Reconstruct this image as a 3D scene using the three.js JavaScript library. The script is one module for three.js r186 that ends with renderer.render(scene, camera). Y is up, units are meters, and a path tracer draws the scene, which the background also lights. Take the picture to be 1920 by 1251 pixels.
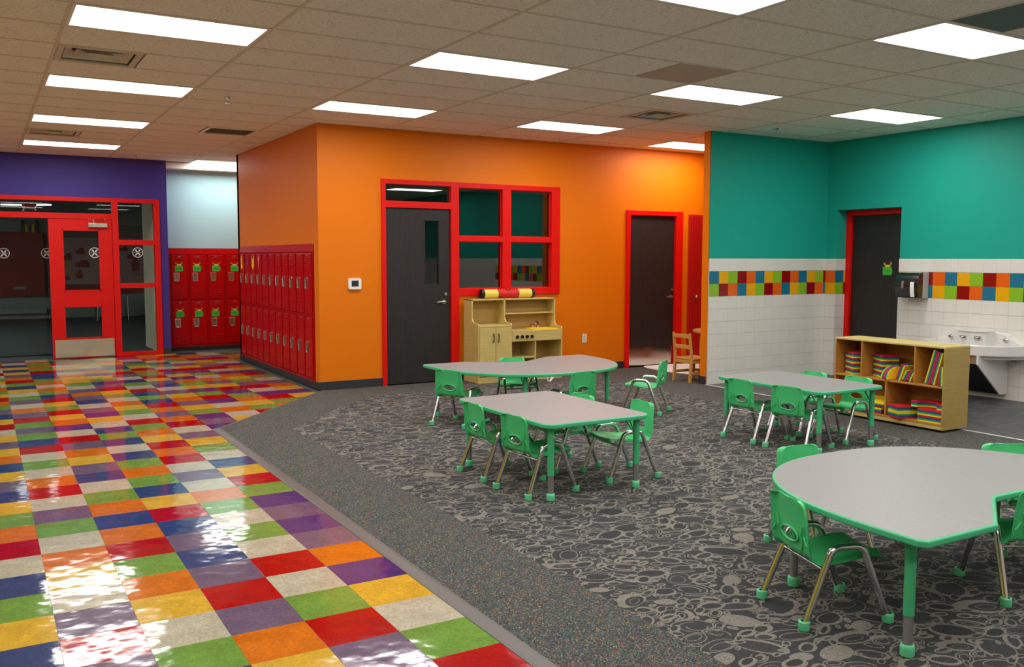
import * as THREE from 'three';
import { RoundedBoxGeometry } from 'three/addons/geometries/RoundedBoxGeometry.js';
import { mergeGeometries, mergeVertices, toCreasedNormals } from 'three/addons/utils/BufferGeometryUtils.js';
import { RectAreaLightUniformsLib } from 'three/addons/lights/RectAreaLightUniformsLib.js';
import { Brush, Evaluator, SUBTRACTION } from 'three-bvh-csg';

// ------------------------------------------------------------------ camera, light level, exposure
const scene = new THREE.Scene();
scene.background = new THREE.Color(0x000000);
const camera = new THREE.PerspectiveCamera(2 * Math.atan(625.5 / 1690.137) * 180 / Math.PI, 1920 / 1251, 0.05, 80);
camera.position.set(-0.2151, 1.5371, 3.6502);
camera.rotation.set(-0.083, -0.5324, 0.0022, 'YXZ');
const renderer = new THREE.WebGLRenderer();
renderer.toneMapping = THREE.LinearToneMapping;
renderer.toneMappingExposure = 2.28;
renderer.shadowMap.enabled = true;
RectAreaLightUniformsLib.init();
const LAMP = { radiance: 4.6, color: new THREE.Color(1.0, 0.972, 0.935), face: 2.2 };

// ------------------------------------------------------------------ helpers
let seed = 12345;
const rnd = () => { seed = (seed + 0x6d2b79f5) | 0; let t = Math.imul(seed ^ (seed >>> 15), 1 | seed); t = (t + Math.imul(t ^ (t >>> 7), 61 | t)) ^ t; return ((t ^ (t >>> 14)) >>> 0) / 4294967296; };
const rr = (a, b) => a + (b - a) * rnd();
const used = new Map();
function numbered(n) { const k = used.get(n) || 0; used.set(n, k + 1); return k ? n + '_' + String(k).padStart(3, '0') : n; }
function prep(g) {
  g = g.index ? g.toNonIndexed() : g;
  for (const k of Object.keys(g.attributes)) if (!['position', 'normal', 'uv'].includes(k)) g.deleteAttribute(k);
  if (!g.attributes.normal) g.computeVertexNormals();
  if (!g.attributes.uv) g.setAttribute('uv', new THREE.BufferAttribute(new Float32Array(g.attributes.position.count * 2), 2));
  return g;
}
function join(list) { return list.length === 1 ? prep(list[0]) : mergeGeometries(list.map(prep)); }
function boxUV(g, ou = 0, ov = 0) {            // uv in metres, projected along the dominant axis of each face
  g = prep(g);
  const p = g.attributes.position, n = g.attributes.normal, uv = g.attributes.uv;
  for (let t = 0; t < p.count; t += 3) {
    let x = 0, y = 0, z = 0;
    for (let k = 0; k < 3; k++) { x += n.getX(t + k); y += n.getY(t + k); z += n.getZ(t + k); }
    x = Math.abs(x); y = Math.abs(y); z = Math.abs(z);
    for (let k = 0; k < 3; k++) {
      const i = t + k;
      if (y >= x && y >= z) uv.setXY(i, p.getX(i) + ou, p.getZ(i) + ov);
      else if (x >= z) uv.setXY(i, p.getZ(i) + ou, p.getY(i) + ov);
      else uv.setXY(i, p.getX(i) + ou, p.getY(i) + ov);
    }
  }
  return g;
}
function box(w, h, d, x = 0, y = 0, z = 0) { return new THREE.BoxGeometry(w, h, d).translate(x, y, z); }
function rbox(w, h, d, x = 0, y = 0, z = 0, r = 0.004, s = 2) { return new RoundedBoxGeometry(w, h, d, s, Math.min(r, w / 2.01, h / 2.01, d / 2.01)).translate(x, y, z); }
function span(x0, x1, y0, y1, z0, z1, r = 0) { const a = [x1 - x0, y1 - y0, z1 - z0, (x0 + x1) / 2, (y0 + y1) / 2, (z0 + z1) / 2]; return r ? rbox(...a, r) : box(...a); }
function cyl(r0, r1, h, x = 0, y = 0, z = 0, seg = 20) { return new THREE.CylinderGeometry(r1, r0, h, seg).translate(x, y, z); }
const V = (x, y, z) => new THREE.Vector3(x, y, z);
function tube(pts, r, seg = 24, rad = 10, closed = false) { return new THREE.TubeGeometry(new THREE.CatmullRomCurve3(pts.map((p) => V(...p)), closed, 'catmullrom', 0.5), seg, r, rad, closed); }
function bentTube(pts, bend, r, rad = 12) {   // straight runs with rounded bends
  const P = pts.map((p) => V(...p)), path = new THREE.CurvePath();
  let a = P[0];
  for (let i = 1; i < P.length - 1; i++) {
    const inD = P[i].clone().sub(P[i - 1]), outD = P[i + 1].clone().sub(P[i]);
    const b = P[i].clone().sub(inD.clone().normalize().multiplyScalar(Math.min(bend, inD.length() * 0.49))), c = P[i].clone().add(outD.clone().normalize().multiplyScalar(Math.min(bend, outD.length() * 0.49)));
    path.add(new THREE.LineCurve3(a, b)); path.add(new THREE.QuadraticBezierCurve3(b, P[i].clone(), c)); a = c;
  }
  path.add(new THREE.LineCurve3(a, P[P.length - 1]));
  return new THREE.TubeGeometry(path, 12 * (P.length - 1) + 8, r, rad, false);
}
function rod(a, b, r, seg = 8) {
  const A = V(...a), B = V(...b), d = B.clone().sub(A), g = new THREE.CylinderGeometry(r, r, d.length(), seg);
  g.applyQuaternion(new THREE.Quaternion().setFromUnitVectors(V(0, 1, 0), d.clone().normalize())); return g.translate(...A.add(B).multiplyScalar(0.5).toArray());
}
function poly(pts) { const s = new THREE.Shape(); pts.forEach(([x, y], i) => (i ? s.lineTo(x, y) : s.moveTo(x, y))); s.closePath(); return s; }
function pathOf(pts) { const s = new THREE.Path(); pts.forEach(([x, y], i) => (i ? s.lineTo(x, y) : s.moveTo(x, y))); s.closePath(); return s; }
const rect = (x0, x1, y0, y1) => [[x0, y0], [x1, y0], [x1, y1], [x0, y1]];
function roundRect(w, h, r) { const s = new THREE.Shape(), a = w / 2, b = h / 2; s.moveTo(-a + r, -b); s.lineTo(a - r, -b); s.quadraticCurveTo(a, -b, a, -b + r); s.lineTo(a, b - r); s.quadraticCurveTo(a, b, a - r, b); s.lineTo(-a + r, b); s.quadraticCurveTo(-a, b, -a, b - r); s.lineTo(-a, -b + r); s.quadraticCurveTo(-a, -b, -a + r, -b); return s; }
function extrude(shape, depth, bevel = 0, seg = 12) { return new THREE.ExtrudeGeometry(shape, { depth: depth - 2 * bevel, bevelEnabled: bevel > 0, bevelThickness: bevel, bevelSize: bevel, bevelOffset: -bevel, bevelSegments: 3, curveSegments: seg }).translate(0, 0, bevel); }
function onFloor(shape, y0, h, bevel = 0, seg = 24) { return extrude(shape, h, bevel, seg).rotateX(Math.PI / 2).scale(1, 1, 1).translate(0, y0 + h, 0); }   // shape (x, z), extruded down from y0 + h
function wallZ(pts, holes, front, t) { const s = poly(pts); holes.forEach((h) => s.holes.push(pathOf(h))); return new THREE.ExtrudeGeometry(s, { depth: t, bevelEnabled: false }).translate(0, 0, front - t); }    // shape (x, y), face at z = front looking to +z
function wallX(pts, holes, face, t) { const s = poly(pts); holes.forEach((h) => s.holes.push(pathOf(h))); return new THREE.ExtrudeGeometry(s, { depth: t, bevelEnabled: false }).rotateY(-Math.PI / 2).translate(face + t, 0, 0); } // shape (z, y), face at x = face looking to -x
function mesh(name, geos, mat, parent, label) {
  const g = Array.isArray(geos) ? join(geos) : geos, m = new THREE.Mesh(g, mat);
  m.name = parent ? name : numbered(name); m.castShadow = m.receiveShadow = true;
  if (label) m.userData.label = label;
  (parent || scene).add(m); return m;
}
function thing(name, label, category, [x, y, z] = [0, 0, 0], turn = 0, group) {
  const o = new THREE.Group(); o.name = numbered(name); o.position.set(x, y, z); o.rotation.y = turn;
  o.userData = { label, category }; if (group) o.userData.group = group; scene.add(o); return o;
}
function tag(o, label, category, group) { o.userData.label = label; o.userData.category = category; if (group) o.userData.group = group; return o; }
function struct(name, geos, mat, label, category) { const m = mesh(name, geos, mat); m.userData = { label, category, kind: 'structure' }; return m; }
function structGroup(name, label, category) { const o = thing(name, label, category); o.userData.kind = 'structure'; return o; }
function copy(src, [x, y, z], turn, label, group) { const c = src.clone(); c.name = numbered(src.name.replace(/_\d{3}$/, '')); c.position.set(x, y, z); c.rotation.y = turn; c.userData = { ...src.userData, label }; if (group) c.userData.group = group; scene.add(c); return c; }

// ------------------------------------------------------------------ textures
function lattice(n, s) { const a = new Float32Array(n * n); let q = s; for (let i = 0; i < n * n; i++) { q = (q * 1664525 + 1013904223) >>> 0; a[i] = q / 4294967296; } return a; }
function fbm(size, cells, oct, s, sx = 1, sy = 1) {    // periodic value noise
  const out = new Float32Array(size * size); let amp = 1, tot = 0;
  for (let o = 0; o < oct; o++) {
    const nx = Math.max(1, Math.round(cells * sx * 2 ** o)), ny = Math.max(1, Math.round(cells * sy * 2 ** o)), n = Math.max(nx, ny), L = lattice(n, s + o * 977);
    for (let y = 0; y < size; y++) {
      const fy = y / size * ny, y0 = Math.floor(fy), ty = fy - y0, wy = ty * ty * (3 - 2 * ty), ra = (y0 % ny) * n, rb = ((y0 + 1) % ny) * n;
      for (let x = 0; x < size; x++) {
        const fx = x / size * nx, x0 = Math.floor(fx), tx = fx - x0, wx = tx * tx * (3 - 2 * tx), a = x0 % nx, b = (x0 + 1) % nx;
        out[y * size + x] += amp * ((L[ra + a] * (1 - wx) + L[ra + b] * wx) * (1 - wy) + (L[rb + a] * (1 - wx) + L[rb + b] * wx) * wy);
      }
    }
    tot += amp; amp *= 0.5;
  }
  for (let i = 0; i < out.length; i++) out[i] /= tot;
  return out;
}
function tex(size, f, srgb, metres = 1) {
  const d = new Uint8Array(size * size * 4);
  for (let y = 0; y < size; y++) for (let x = 0; x < size; x++) { const c = f(x, y, y * size + x), i = (y * size + x) * 4; if (typeof c === 'number') d[i] = d[i + 1] = d[i + 2] = Math.max(0, Math.min(255, c)); else for (let k = 0; k < 3; k++) d[i + k] = Math.max(0, Math.min(255, c[k])); d[i + 3] = 255; }
  const t = new THREE.DataTexture(d, size, size); t.wrapS = t.wrapT = THREE.RepeatWrapping; t.magFilter = THREE.LinearFilter; t.minFilter = THREE.LinearFilter; if (srgb) t.colorSpace = THREE.SRGBColorSpace;
  t.repeat.set(1 / metres, 1 / metres); t.needsUpdate = true; return t;
}
const white = lattice(1024, 77);
const nA = fbm(512, 6, 5, 11), nB = fbm(512, 48, 2, 23), nC = fbm(512, 4, 4, 5, 1, 16), nD = fbm(1024, 9, 4, 91);
const tPaint = tex(512, (x, y, i) => 255 * (0.6 * nB[i] + 0.4 * nA[i]), false, 0.6);
const tVct = tex(512, (x, y, i) => { const v = 222 + 42 * (nB[i] - 0.5) + 38 * (nA[i] - 0.5) + 26 * (white[i] - 0.5); return v; }, true, 0.42);
const nE = fbm(512, 7, 2, 61), tWave = tex(512, (x, y, i) => 255 * (0.96 * nE[i] + 0.04 * nB[i]), false, 0.55);
const tTileUp = tex(512, (x, y, i) => { const pit = white[i] > 0.965 ? -70 : 0, fis = nB[i] < 0.30 ? -28 : 0; return 246 + pit + fis + 8 * (white[(i * 7) % 1048576] - 0.5); }, true, 0.5);
const tSlate = tex(512, (x, y, i) => 255 * (0.72 + 0.4 * (nA[i] - 0.5) + 0.18 * (nC[i] - 0.5)), true, 0.7);
const tWood = tex(512, (x, y, i) => { const g = nC[i] - 0.5, f = nA[i] - 0.5; return [236 + 22 * g + 12 * f, 230 + 26 * g + 14 * f, 220 + 32 * g + 16 * f]; }, true, 0.55);
const tDark = tex(512, (x, y, i) => { const g = nC[(x * 512 + y)] - 0.5, f = nB[i] - 0.5; return 200 + 120 * g + 40 * f; }, true, 0.6);
const tLam = tex(512, (x, y, i) => 226 + 34 * (white[i] - 0.5) + 16 * (nB[i] - 0.5), true, 0.3);
const tBrush = tex(256, (x, y) => 110 + 90 * white[y * 5 + 3] + 20 * white[x + y * 256], false, 0.25);
const tGrain = tex(256, (x, y, i) => 255 * white[i], false, 0.11);
// loop-pile border carpet: single tufts of several colours
const tufts = [[38, 43, 45], [58, 62, 62], [80, 82, 78], [112, 113, 106], [52, 78, 84], [146, 56, 54], [62, 108, 76], [168, 146, 76], [70, 72, 124]], tuftW = [0.21, 0.25, 0.2, 0.11, 0.10, 0.045, 0.04, 0.025, 0.02];
const pickTuft = (q) => { let k = 0; while (k < 8 && q > tuftW[k]) { q -= tuftW[k]; k++; } return tufts[k]; };
const tBorder = tex(1024, (x, y) => { const tx = Math.floor(x / 5.12), ty = Math.floor(y / 5.12), c = pickTuft(white[ty * 200 + tx]), s = 0.86 + 0.28 * white[(y * 1024 + x)]; return [c[0] * s, c[1] * s, c[2] * s]; }, true, 0.95);
const tPile = tex(512, (x, y, i) => 255 * (0.65 * white[(y >> 1) * 512 + (x >> 1)] + 0.35 * white[i + 4000]), false, 0.5);
// printed carpet: ovals, rings and crescents in taupe on charcoal
function carpetTexture() {
  const S = 2048, M = 3.0, k = S / M, cv = document.createElement('canvas'); cv.width = cv.height = S; const c = cv.getContext('2d');
  c.fillStyle = '#323437'; c.fillRect(0, 0, S, S);
  const placed = [], light = '#7a766e';
  const draw = (x, y, f) => { for (const dx of [-S, 0, S]) for (const dy of [-S, 0, S]) { if (x + dx < -260 || x + dx > S + 260 || y + dy < -260 || y + dy > S + 260) continue; c.save(); c.translate(x + dx, y + dy); f(); c.restore(); } };
  const far = (x, y, r, tight) => placed.every(([a, b, q]) => { let dx = Math.abs(x - a), dy = Math.abs(y - b); dx = Math.min(dx, S - dx); dy = Math.min(dy, S - dy); return Math.hypot(dx, dy) > (r + q) * tight; });
  for (const [lo, hi, tries, tight] of [[0.09, 0.125, 420, 0.74], [0.06, 0.09, 1500, 0.66], [0.035, 0.06, 4200, 0.60], [0.02, 0.035, 5200, 0.56]]) {
    for (let t = 0; t < tries; t++) {
      const r = rr(lo, hi) * k, x = rnd() * S, y = rnd() * S;
      if (!far(x, y, r, tight)) continue;
      placed.push([x, y, r]);
      const a = rr(-1.0, 1.0), ry = r * rr(0.5, 0.74), w = rr(0.0045, 0.0085) * k, kind = rnd(), ox = rr(-0.22, 0.22) * r, oy = rr(-0.3, 0.3) * ry, wob = rr(0.02, 0.07), ph = rr(0, 6.3), dark = rnd() < 0.5 ? '#2e3033' : '#36373a';
      const blob = (ex, ey, p, q) => { c.beginPath(); for (let n = 0; n <= 40; n++) { const an = n / 40 * Math.PI * 2, g = 1 + wob * Math.sin(2 * an + ph) + wob * 0.6 * Math.sin(3 * an + 2 * ph); c.lineTo(ex + p * g * Math.cos(an), ey + q * g * Math.sin(an)); } c.closePath(); };
      draw(x, y, () => {
        c.rotate(a);
        if (kind < 0.34) { c.fillStyle = light; blob(0, 0, r, ry); c.fill(); c.fillStyle = dark; blob(ox * 0.5, oy * 0.5, r - 2.2 * w, ry - 2.2 * w); c.fill(); if (rnd() < 0.001) return; }
        else if (kind < 0.60) { c.fillStyle = dark; blob(0, 0, r, ry); c.fill(); c.strokeStyle = light; c.lineWidth = w; blob(0, 0, r - w / 2, ry - w / 2); c.stroke(); if (r > 0.04 * k) { c.lineWidth = w * 0.8; blob(ox, oy, r * 0.62, ry * 0.55); c.stroke(); } }
        else if (kind < 0.74) { c.fillStyle = light; blob(0, 0, r, ry); c.fill(); c.fillStyle = dark; blob(ox, oy, r * 0.68, ry * 0.62); c.fill(); if (r > 0.06 * k) { c.strokeStyle = light; c.lineWidth = w * 0.8; blob(ox, oy, r * 0.4, ry * 0.32); c.stroke(); } }
        else if (kind < 0.81) { c.fillStyle = light; blob(0, 0, r * 0.75, ry * 0.75); c.fill(); }
        else { c.strokeStyle = light; for (const f of [1, 0.72, 0.45]) { c.lineWidth = w * rr(0.6, 1.5); const b0 = ph + f * 5; c.beginPath(); c.ellipse(ox * (1 - f), oy * (1 - f), r * f, ry * f, 0, b0, b0 + 3.4 + 2 * wob * 10); c.stroke(); } }
      });
    }
  }
  const im = c.getImageData(0, 0, S, S).data;
  return tex(S, (x, y, i) => { const s = 0.80 + 0.40 * white[((y >> 1) * 1024 + (x >> 1)) % 1048576], p = white[(y * 911 + x * 3) % 1048576], e = 14 * (p - 0.5); return [im[i * 4] * s + e * (p > 0.8 ? 1.6 : 1), im[i * 4 + 1] * s + e, im[i * 4 + 2] * s + e * 0.8]; }, true, M);
}
const tPattern = carpetTexture();

// ------------------------------------------------------------------ materials
const std = (color, roughness = 0.6, o = {}) => new THREE.MeshStandardMaterial({ color, roughness, ...o });
const phy = (color, roughness, o = {}) => new THREE.MeshPhysicalMaterial({ color, roughness, ...o });
const paint = (c, r = 0.5) => phy(c, r, { bumpMap: tPaint, bumpScale: 0.0006, specularIntensity: 0.45 });
const M = {
  orange: paint(0xe27600), teal: paint(0x1ba08e), purple: paint(0x483c96), blue: paint(0xa9d3dc), lime: paint(0xb9b43a), cream: paint(0xcfc6b2), grey: paint(0x9a9c98), office: paint(0x8d938c),
  red: phy(0xdc100a, 0.36, { bumpMap: tPaint, bumpScale: 0.0002, specularIntensity: 0.5 }), redDark: std(0xb0080c, 0.4), locker: phy(0xb6030a, 0.36, { clearcoat: 0.22, clearcoatRoughness: 0.14, specularIntensity: 0.25 }),
  base: std(0x2b2e33, 0.5), brown: std(0x2c2422, 0.55, { map: tDark }), black: std(0x121316, 0.35), blackMatte: std(0x17181b, 0.7),
  steel: std(0xd6d2c9, 0.2, { metalness: 1, roughnessMap: tBrush }), nickel: std(0xc9c5bd, 0.28, { metalness: 1 }), chrome: std(0xdedce2, 0.14, { metalness: 1 }), dullTube: std(0x8f8d8e, 0.42, { metalness: 0.55, bumpMap: tGrain, bumpScale: 0.0003 }), darkCup: std(0x9a958f, 0.34, { metalness: 0.85 }),
  tileUp: std(0xfbf7ee, 0.95, { map: tTileUp }), tee: std(0xd6cfc2, 0.6), vent: std(0xcfcabd, 0.55), dark: std(0x101010, 0.8), fixture: std(0xf0efea, 0.4),
  diffuser: std(0xffffff, 0.5, { emissive: LAMP.color, emissiveIntensity: LAMP.face }),
  border: std(0xffffff, 1, { map: tBorder, bumpMap: tPile, bumpScale: 0.002 }), pattern: std(0xffffff, 1, { map: tPattern, bumpMap: tPile, bumpScale: 0.002 }),
  strip: std(0x5d5a57, 0.42), slab: std(0x4a4844, 0.9), slate: std(0x68696c, 0.42, { map: tSlate, bumpMap: tSlate, bumpScale: 0.0008 }), grout: std(0xc2bfb8, 0.9), whiteTile: phy(0xdedad4, 0.22), whiteTileB: phy(0xdcd8d2, 0.23), whiteStrip: std(0xf2f0f2, 0.3, { metalness: 0.3 }),
  wood: std(0xdcc880, 0.45, { map: tWood }), woodEdge: std(0xcba862, 0.5, { map: tWood }), shelfWood: std(0xc88c40, 0.45, { map: tWood }), shelfSide: std(0xb49c58, 0.42, { map: tWood }), chairWood: std(0xd8a456, 0.4, { map: tWood }),
  laminate: std(0xa5a2a2, 0.4, { map: tLam }), greenEdge: std(0x43b681, 0.4), greenLeg: std(0x43b47a, 0.4, { bumpMap: tGrain, bumpScale: 0.0002 }), greenCap: std(0x66d29c, 0.45), greenSeat: phy(0x4ac67c, 0.34),
  porcelain: phy(0xdcdad8, 0.16, { clearcoat: 0.5 }), paper: std(0xf4f2ee, 0.8), rug: std(0xf3ece6, 0.95, { bumpMap: tPile, bumpScale: 0.003 }), thermoScreen: std(0x2c3138, 0.25), plastic: std(0xece9e2, 0.4), ivory: std(0xe4d9bf, 0.45),
  smoke: phy(0x1a1d20, 0.16, { clearcoat: 0.6 }), glass: phy(0xf2f7f5, 0.0, { transmission: 1, thickness: 0, ior: 1.5, specularIntensity: 1 }), glassClear: phy(0xf2f7f5, 0.0, { transmission: 1, thickness: 0, ior: 1.5, specularIntensity: 0.25 }), glassGrey: phy(0xaeb8b4, 0.0, { transmission: 1, thickness: 0, ior: 1.9 }),
  yellow: std(0xf2c81e, 0.5), yellowMat: std(0xf0d45a, 0.6), redMat: std(0xcf1a18, 0.6), frost: std(0xd8dcdc, 0.7), pink: std(0xb98c90, 0.8), wine: std(0x96101a, 0.8), carpetDark: std(0x3a4648, 1, { bumpMap: tPile, bumpScale: 0.003 }),
  foamR: std(0xd01018, 0.75), foamB: std(0x24408c, 0.75), foamG: std(0x1f9a5c, 0.75), foamY: std(0xf2cf20, 0.75), cardGreen: std(0x3fb83a, 0.7), tan: std(0xc98a4a, 0.7), paperRed: std(0xc82a22, 0.7), paperYellow: std(0xeed02c, 0.7), paperViolet: std(0x6a3f78, 0.7), paperPink: std(0xe8a8a0, 0.7),
};

// ------------------------------------------------------------------ layout (metres; floor at y = 0)
const T = 0.3048, HC = 3.064, CX0 = 0.3231, CZ0 = -2.4903, CW = 1.2192, CD = 0.6096;
const ZO = -6.436, XO = 3.145, ZL = -10.16, ZP = -11.55, XP = 2.383, ZB = -11.93, XA = 4.6, XT = 7.4, ZT = -4.578, XR = 9.464, XW = -3.6, ZW = 6.3, ZR = -22;

// ------------------------------------------------------------------ floor: vinyl tiles one by one, carpet, bathroom tiles
const floor = struct('floor', box(16.4, 0.12, 31, 3.3, -0.069, -8), M.slab, 'glossy multicoloured checkered vinyl tile floor of the walkway', 'floor');
{
  const pal = { R: 0xbc0a12, O: 0xe0781a, Y: 0xe6b83c, G: 0x76a548, B: 0x2e4a80, V: 0x473a80, P: 0x75647f, C: 0xcbc5ae };
  const mats = {}; for (const k in pal) mats[k] = phy(pal[k], 0.075, { map: tVct, specularIntensity: 1.1, bumpMap: tWave, bumpScale: 0.0014 });
  // colours read off the photograph, one string per column of tiles, nearest row (-3) first
  const start = { '-2': -3, '-1': -3, 0: -3, 1: -3, 2: -3, 3: -3, 4: -3, 5: 15, 6: 16, 7: 17, 8: 18, 9: 19 };
  const cols = {
    '-1': 'GOPBYGBCROGYBPYBOYPYCRYBPGORYGOCYGCRCCROG',
    0: 'YOPRPCYOCGPCROCGCRBGPGRPOCPGCYBGROPYBYBCPO',
    1: 'YVGCYOGROBOGCBPYOPRCVOYRGYRBGOCOGBVRGOGOCY',
    2: 'CYOPRPBPBRYBGOGBCBGBCYVPCBPOPCGYYOCPYCRBGV',
    3: 'BPRGCRCGCGOCPCRORYOGRCGYOCGYRPVGYBOPCYGBRO',
    4: 'RGCYVOPVPVGRYBCGYPCROPORBGBRCGVCPRGBPYOCGR',
    5: 'VPVGYPOYPCBPYRGORYGPCBRO', 6: 'YCOCVRGVYGOVYPRCGBYROGP', 7: 'RGYOGVRYPOCGBRYPCGO', 8: 'OGRVCRPGYOBCRPGYVO', 9: 'GYVYOPCGRBYOVCGRP',
  };
  const keys = Object.keys(pal), variants = [];
  for (let k = 0; k < 8; k++) { const g = boxUV(rbox(T - 0.0005, 0.006, T - 0.0005, 0, -0.003, 0, 0.0006, 1), rnd() * 5, rnd() * 5); variants.push(g); }
  const want = [];
  for (let c = -13; c <= 10; c++) for (let r = -9; r <= 38; r++) {
    const x = (c + 0.5) * T, z = -(r + 0.5) * T;
    if (x + T / 2 > XO + 0.05 && z - T / 2 < ZO && z > ZL - 0.2) { if (x > XO) continue; }
    if (x > XA || z < ZB || (x > XP + 0.05 && z < ZB + 0.02)) continue;
    if (z < ZP && x < XP) { if (z < ZP - 0.2) continue; }
    if (c === 5 && r < 14) continue; const edge = 1.55 + Math.max(0, (-4.58 - z)) * (3.13 - 1.55) / (6.46 - 4.58);
    if (z > ZO - 0.05 && x - T / 2 > edge) continue;
    const s = cols[c], i = r - (start[c] ?? -99), col = s && i >= 0 && i < s.length ? s[i] : keys[Math.floor(rnd() * 8)];
    const seen = c >= -1 && r >= -3 && !(c >= 5 && r < 14);
    want.push({ x, z, col, d: seen ? Math.hypot(x - camera.position.x, z - camera.position.z) : 1e3 });
  }
  want.sort((a, b) => a.d - b.d);
  const rest = [];
  want.forEach((w, i) => {
    const g = variants[(i * 5) % 8];
    if (i < 300) { const m = mesh('floor_tile', g, mats[w.col], floor); m.position.set(w.x, 0, w.z); m.rotation.y = (i % 4) * Math.PI / 2; m.rotation.x = rr(-0.0007, 0.0007); m.rotation.z = rr(-0.0007, 0.0007); } else rest.push(w);
  });
  const g = rest.map((w, i) => { const q = variants[i % 8].clone().translate(w.x, 0, w.z), c = new THREE.Color(pal[w.col]), a = new Float32Array(q.attributes.position.count * 3); for (let k = 0; k < a.length; k += 3) { a[k] = c.r; a[k + 1] = c.g; a[k + 2] = c.b; } q.setAttribute('color', new THREE.BufferAttribute(a, 3)); return q; });
  const far = mesh('floor_tile', mergeGeometries(g), phy(0xffffff, 0.075, { map: tVct, specularIntensity: 1.1, vertexColors: true, bumpMap: tWave, bumpScale: 0.0014 }), floor); far.userData.kind = 'stuff';
}
const apexIn = [[1.6, ZW], [1.6, -4.63], [3.18, -6.42], [XR, -6.42], [XR + 0.1, -4.6], [7.385, -4.6], [7.385, ZW]];
const patPts = [[2.18, ZW], [2.15, -4.27], [2.95, -5.2], [3.5, -5.74], [6.56, -5.70], [6.55, ZW]];
{
  const s = poly(apexIn); s.holes.push(pathOf(patPts));
  struct('carpet_border', boxUV(onFloor(s, -0.008, 0.010)), M.border, 'plain dark speckled carpet border around the patterned carpet', 'carpet');
  struct('carpet', boxUV(onFloor(poly(patPts), -0.008, 0.010)), M.pattern, 'charcoal carpet patterned with grey ovals and rings under the tables', 'carpet');
}
// vinyl reducer between tiles and carpet
{
  const prof = (x) => poly([[x, 0.0005], [x + 0.014, 0.0035], [x + 0.058, 0.006], [x + 0.077, 0.004], [x + 0.077, -0.002], [x, -0.002]]);
  const g = extrude(prof(1.526), ZW + 4.62).translate(0, 0, -4.62);
  const d = extrude(poly([[-0.012, 0], [-0.006, 0.004], [0.006, 0.004], [0.012, 0], [0.012, -0.002], [-0.012, -0.002]]), 2.43).rotateY(Math.PI).translate(0, 0, 0).rotateY(-Math.atan2(1.58, 1.79)).translate(1.57, 0, -4.61);
  struct('trim_1', [g, d], M.strip, 'grey brown rubber transition strip between the vinyl tiles and the carpet', 'floor trim');
}
{
  const f = struct('floor_bathroom', box(XR - 7.385, 0.1, ZW - ZT, (XR + 7.385) / 2, -0.0525, (ZW + ZT) / 2), std(0x77767a, 0.9), 'dark grey stone-look tile floor below the wash fountain', 'floor');
  const g = [0, 1, 2].map((k) => boxUV(rbox(0.605, 0.01, T - 0.004, 0, -0.003, 0, 0.0012, 1), k * 0.3, k * 0.5));
  for (let r = 0; r < 20; r++) for (let k = 0; k < 4; k++) {
    const x0 = 7.41 + k * 0.609 - (r % 2) * 0.3045, z = ZT + 0.155 + r * T; let a = Math.max(7.408, x0), b = Math.min(XR - 0.015, x0 + 0.605);
    if (b - a < 0.05) continue;
    const full = b - a > 0.6, m = mesh('floor_tile', full ? g[(r + k) % 3] : boxUV(rbox(b - a, 0.01, T - 0.004, 0, -0.003, 0, 0.0012, 1), k, r), M.slate, f); m.position.set((a + b) / 2, 0, z);
  }
  struct('trim_2', span(7.382, 7.408, -0.004, 0.0045, ZT - 0.01, ZW, 0.0015), M.whiteStrip, 'bright metal edge strip between carpet and bathroom tiles', 'floor trim');
}

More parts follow.
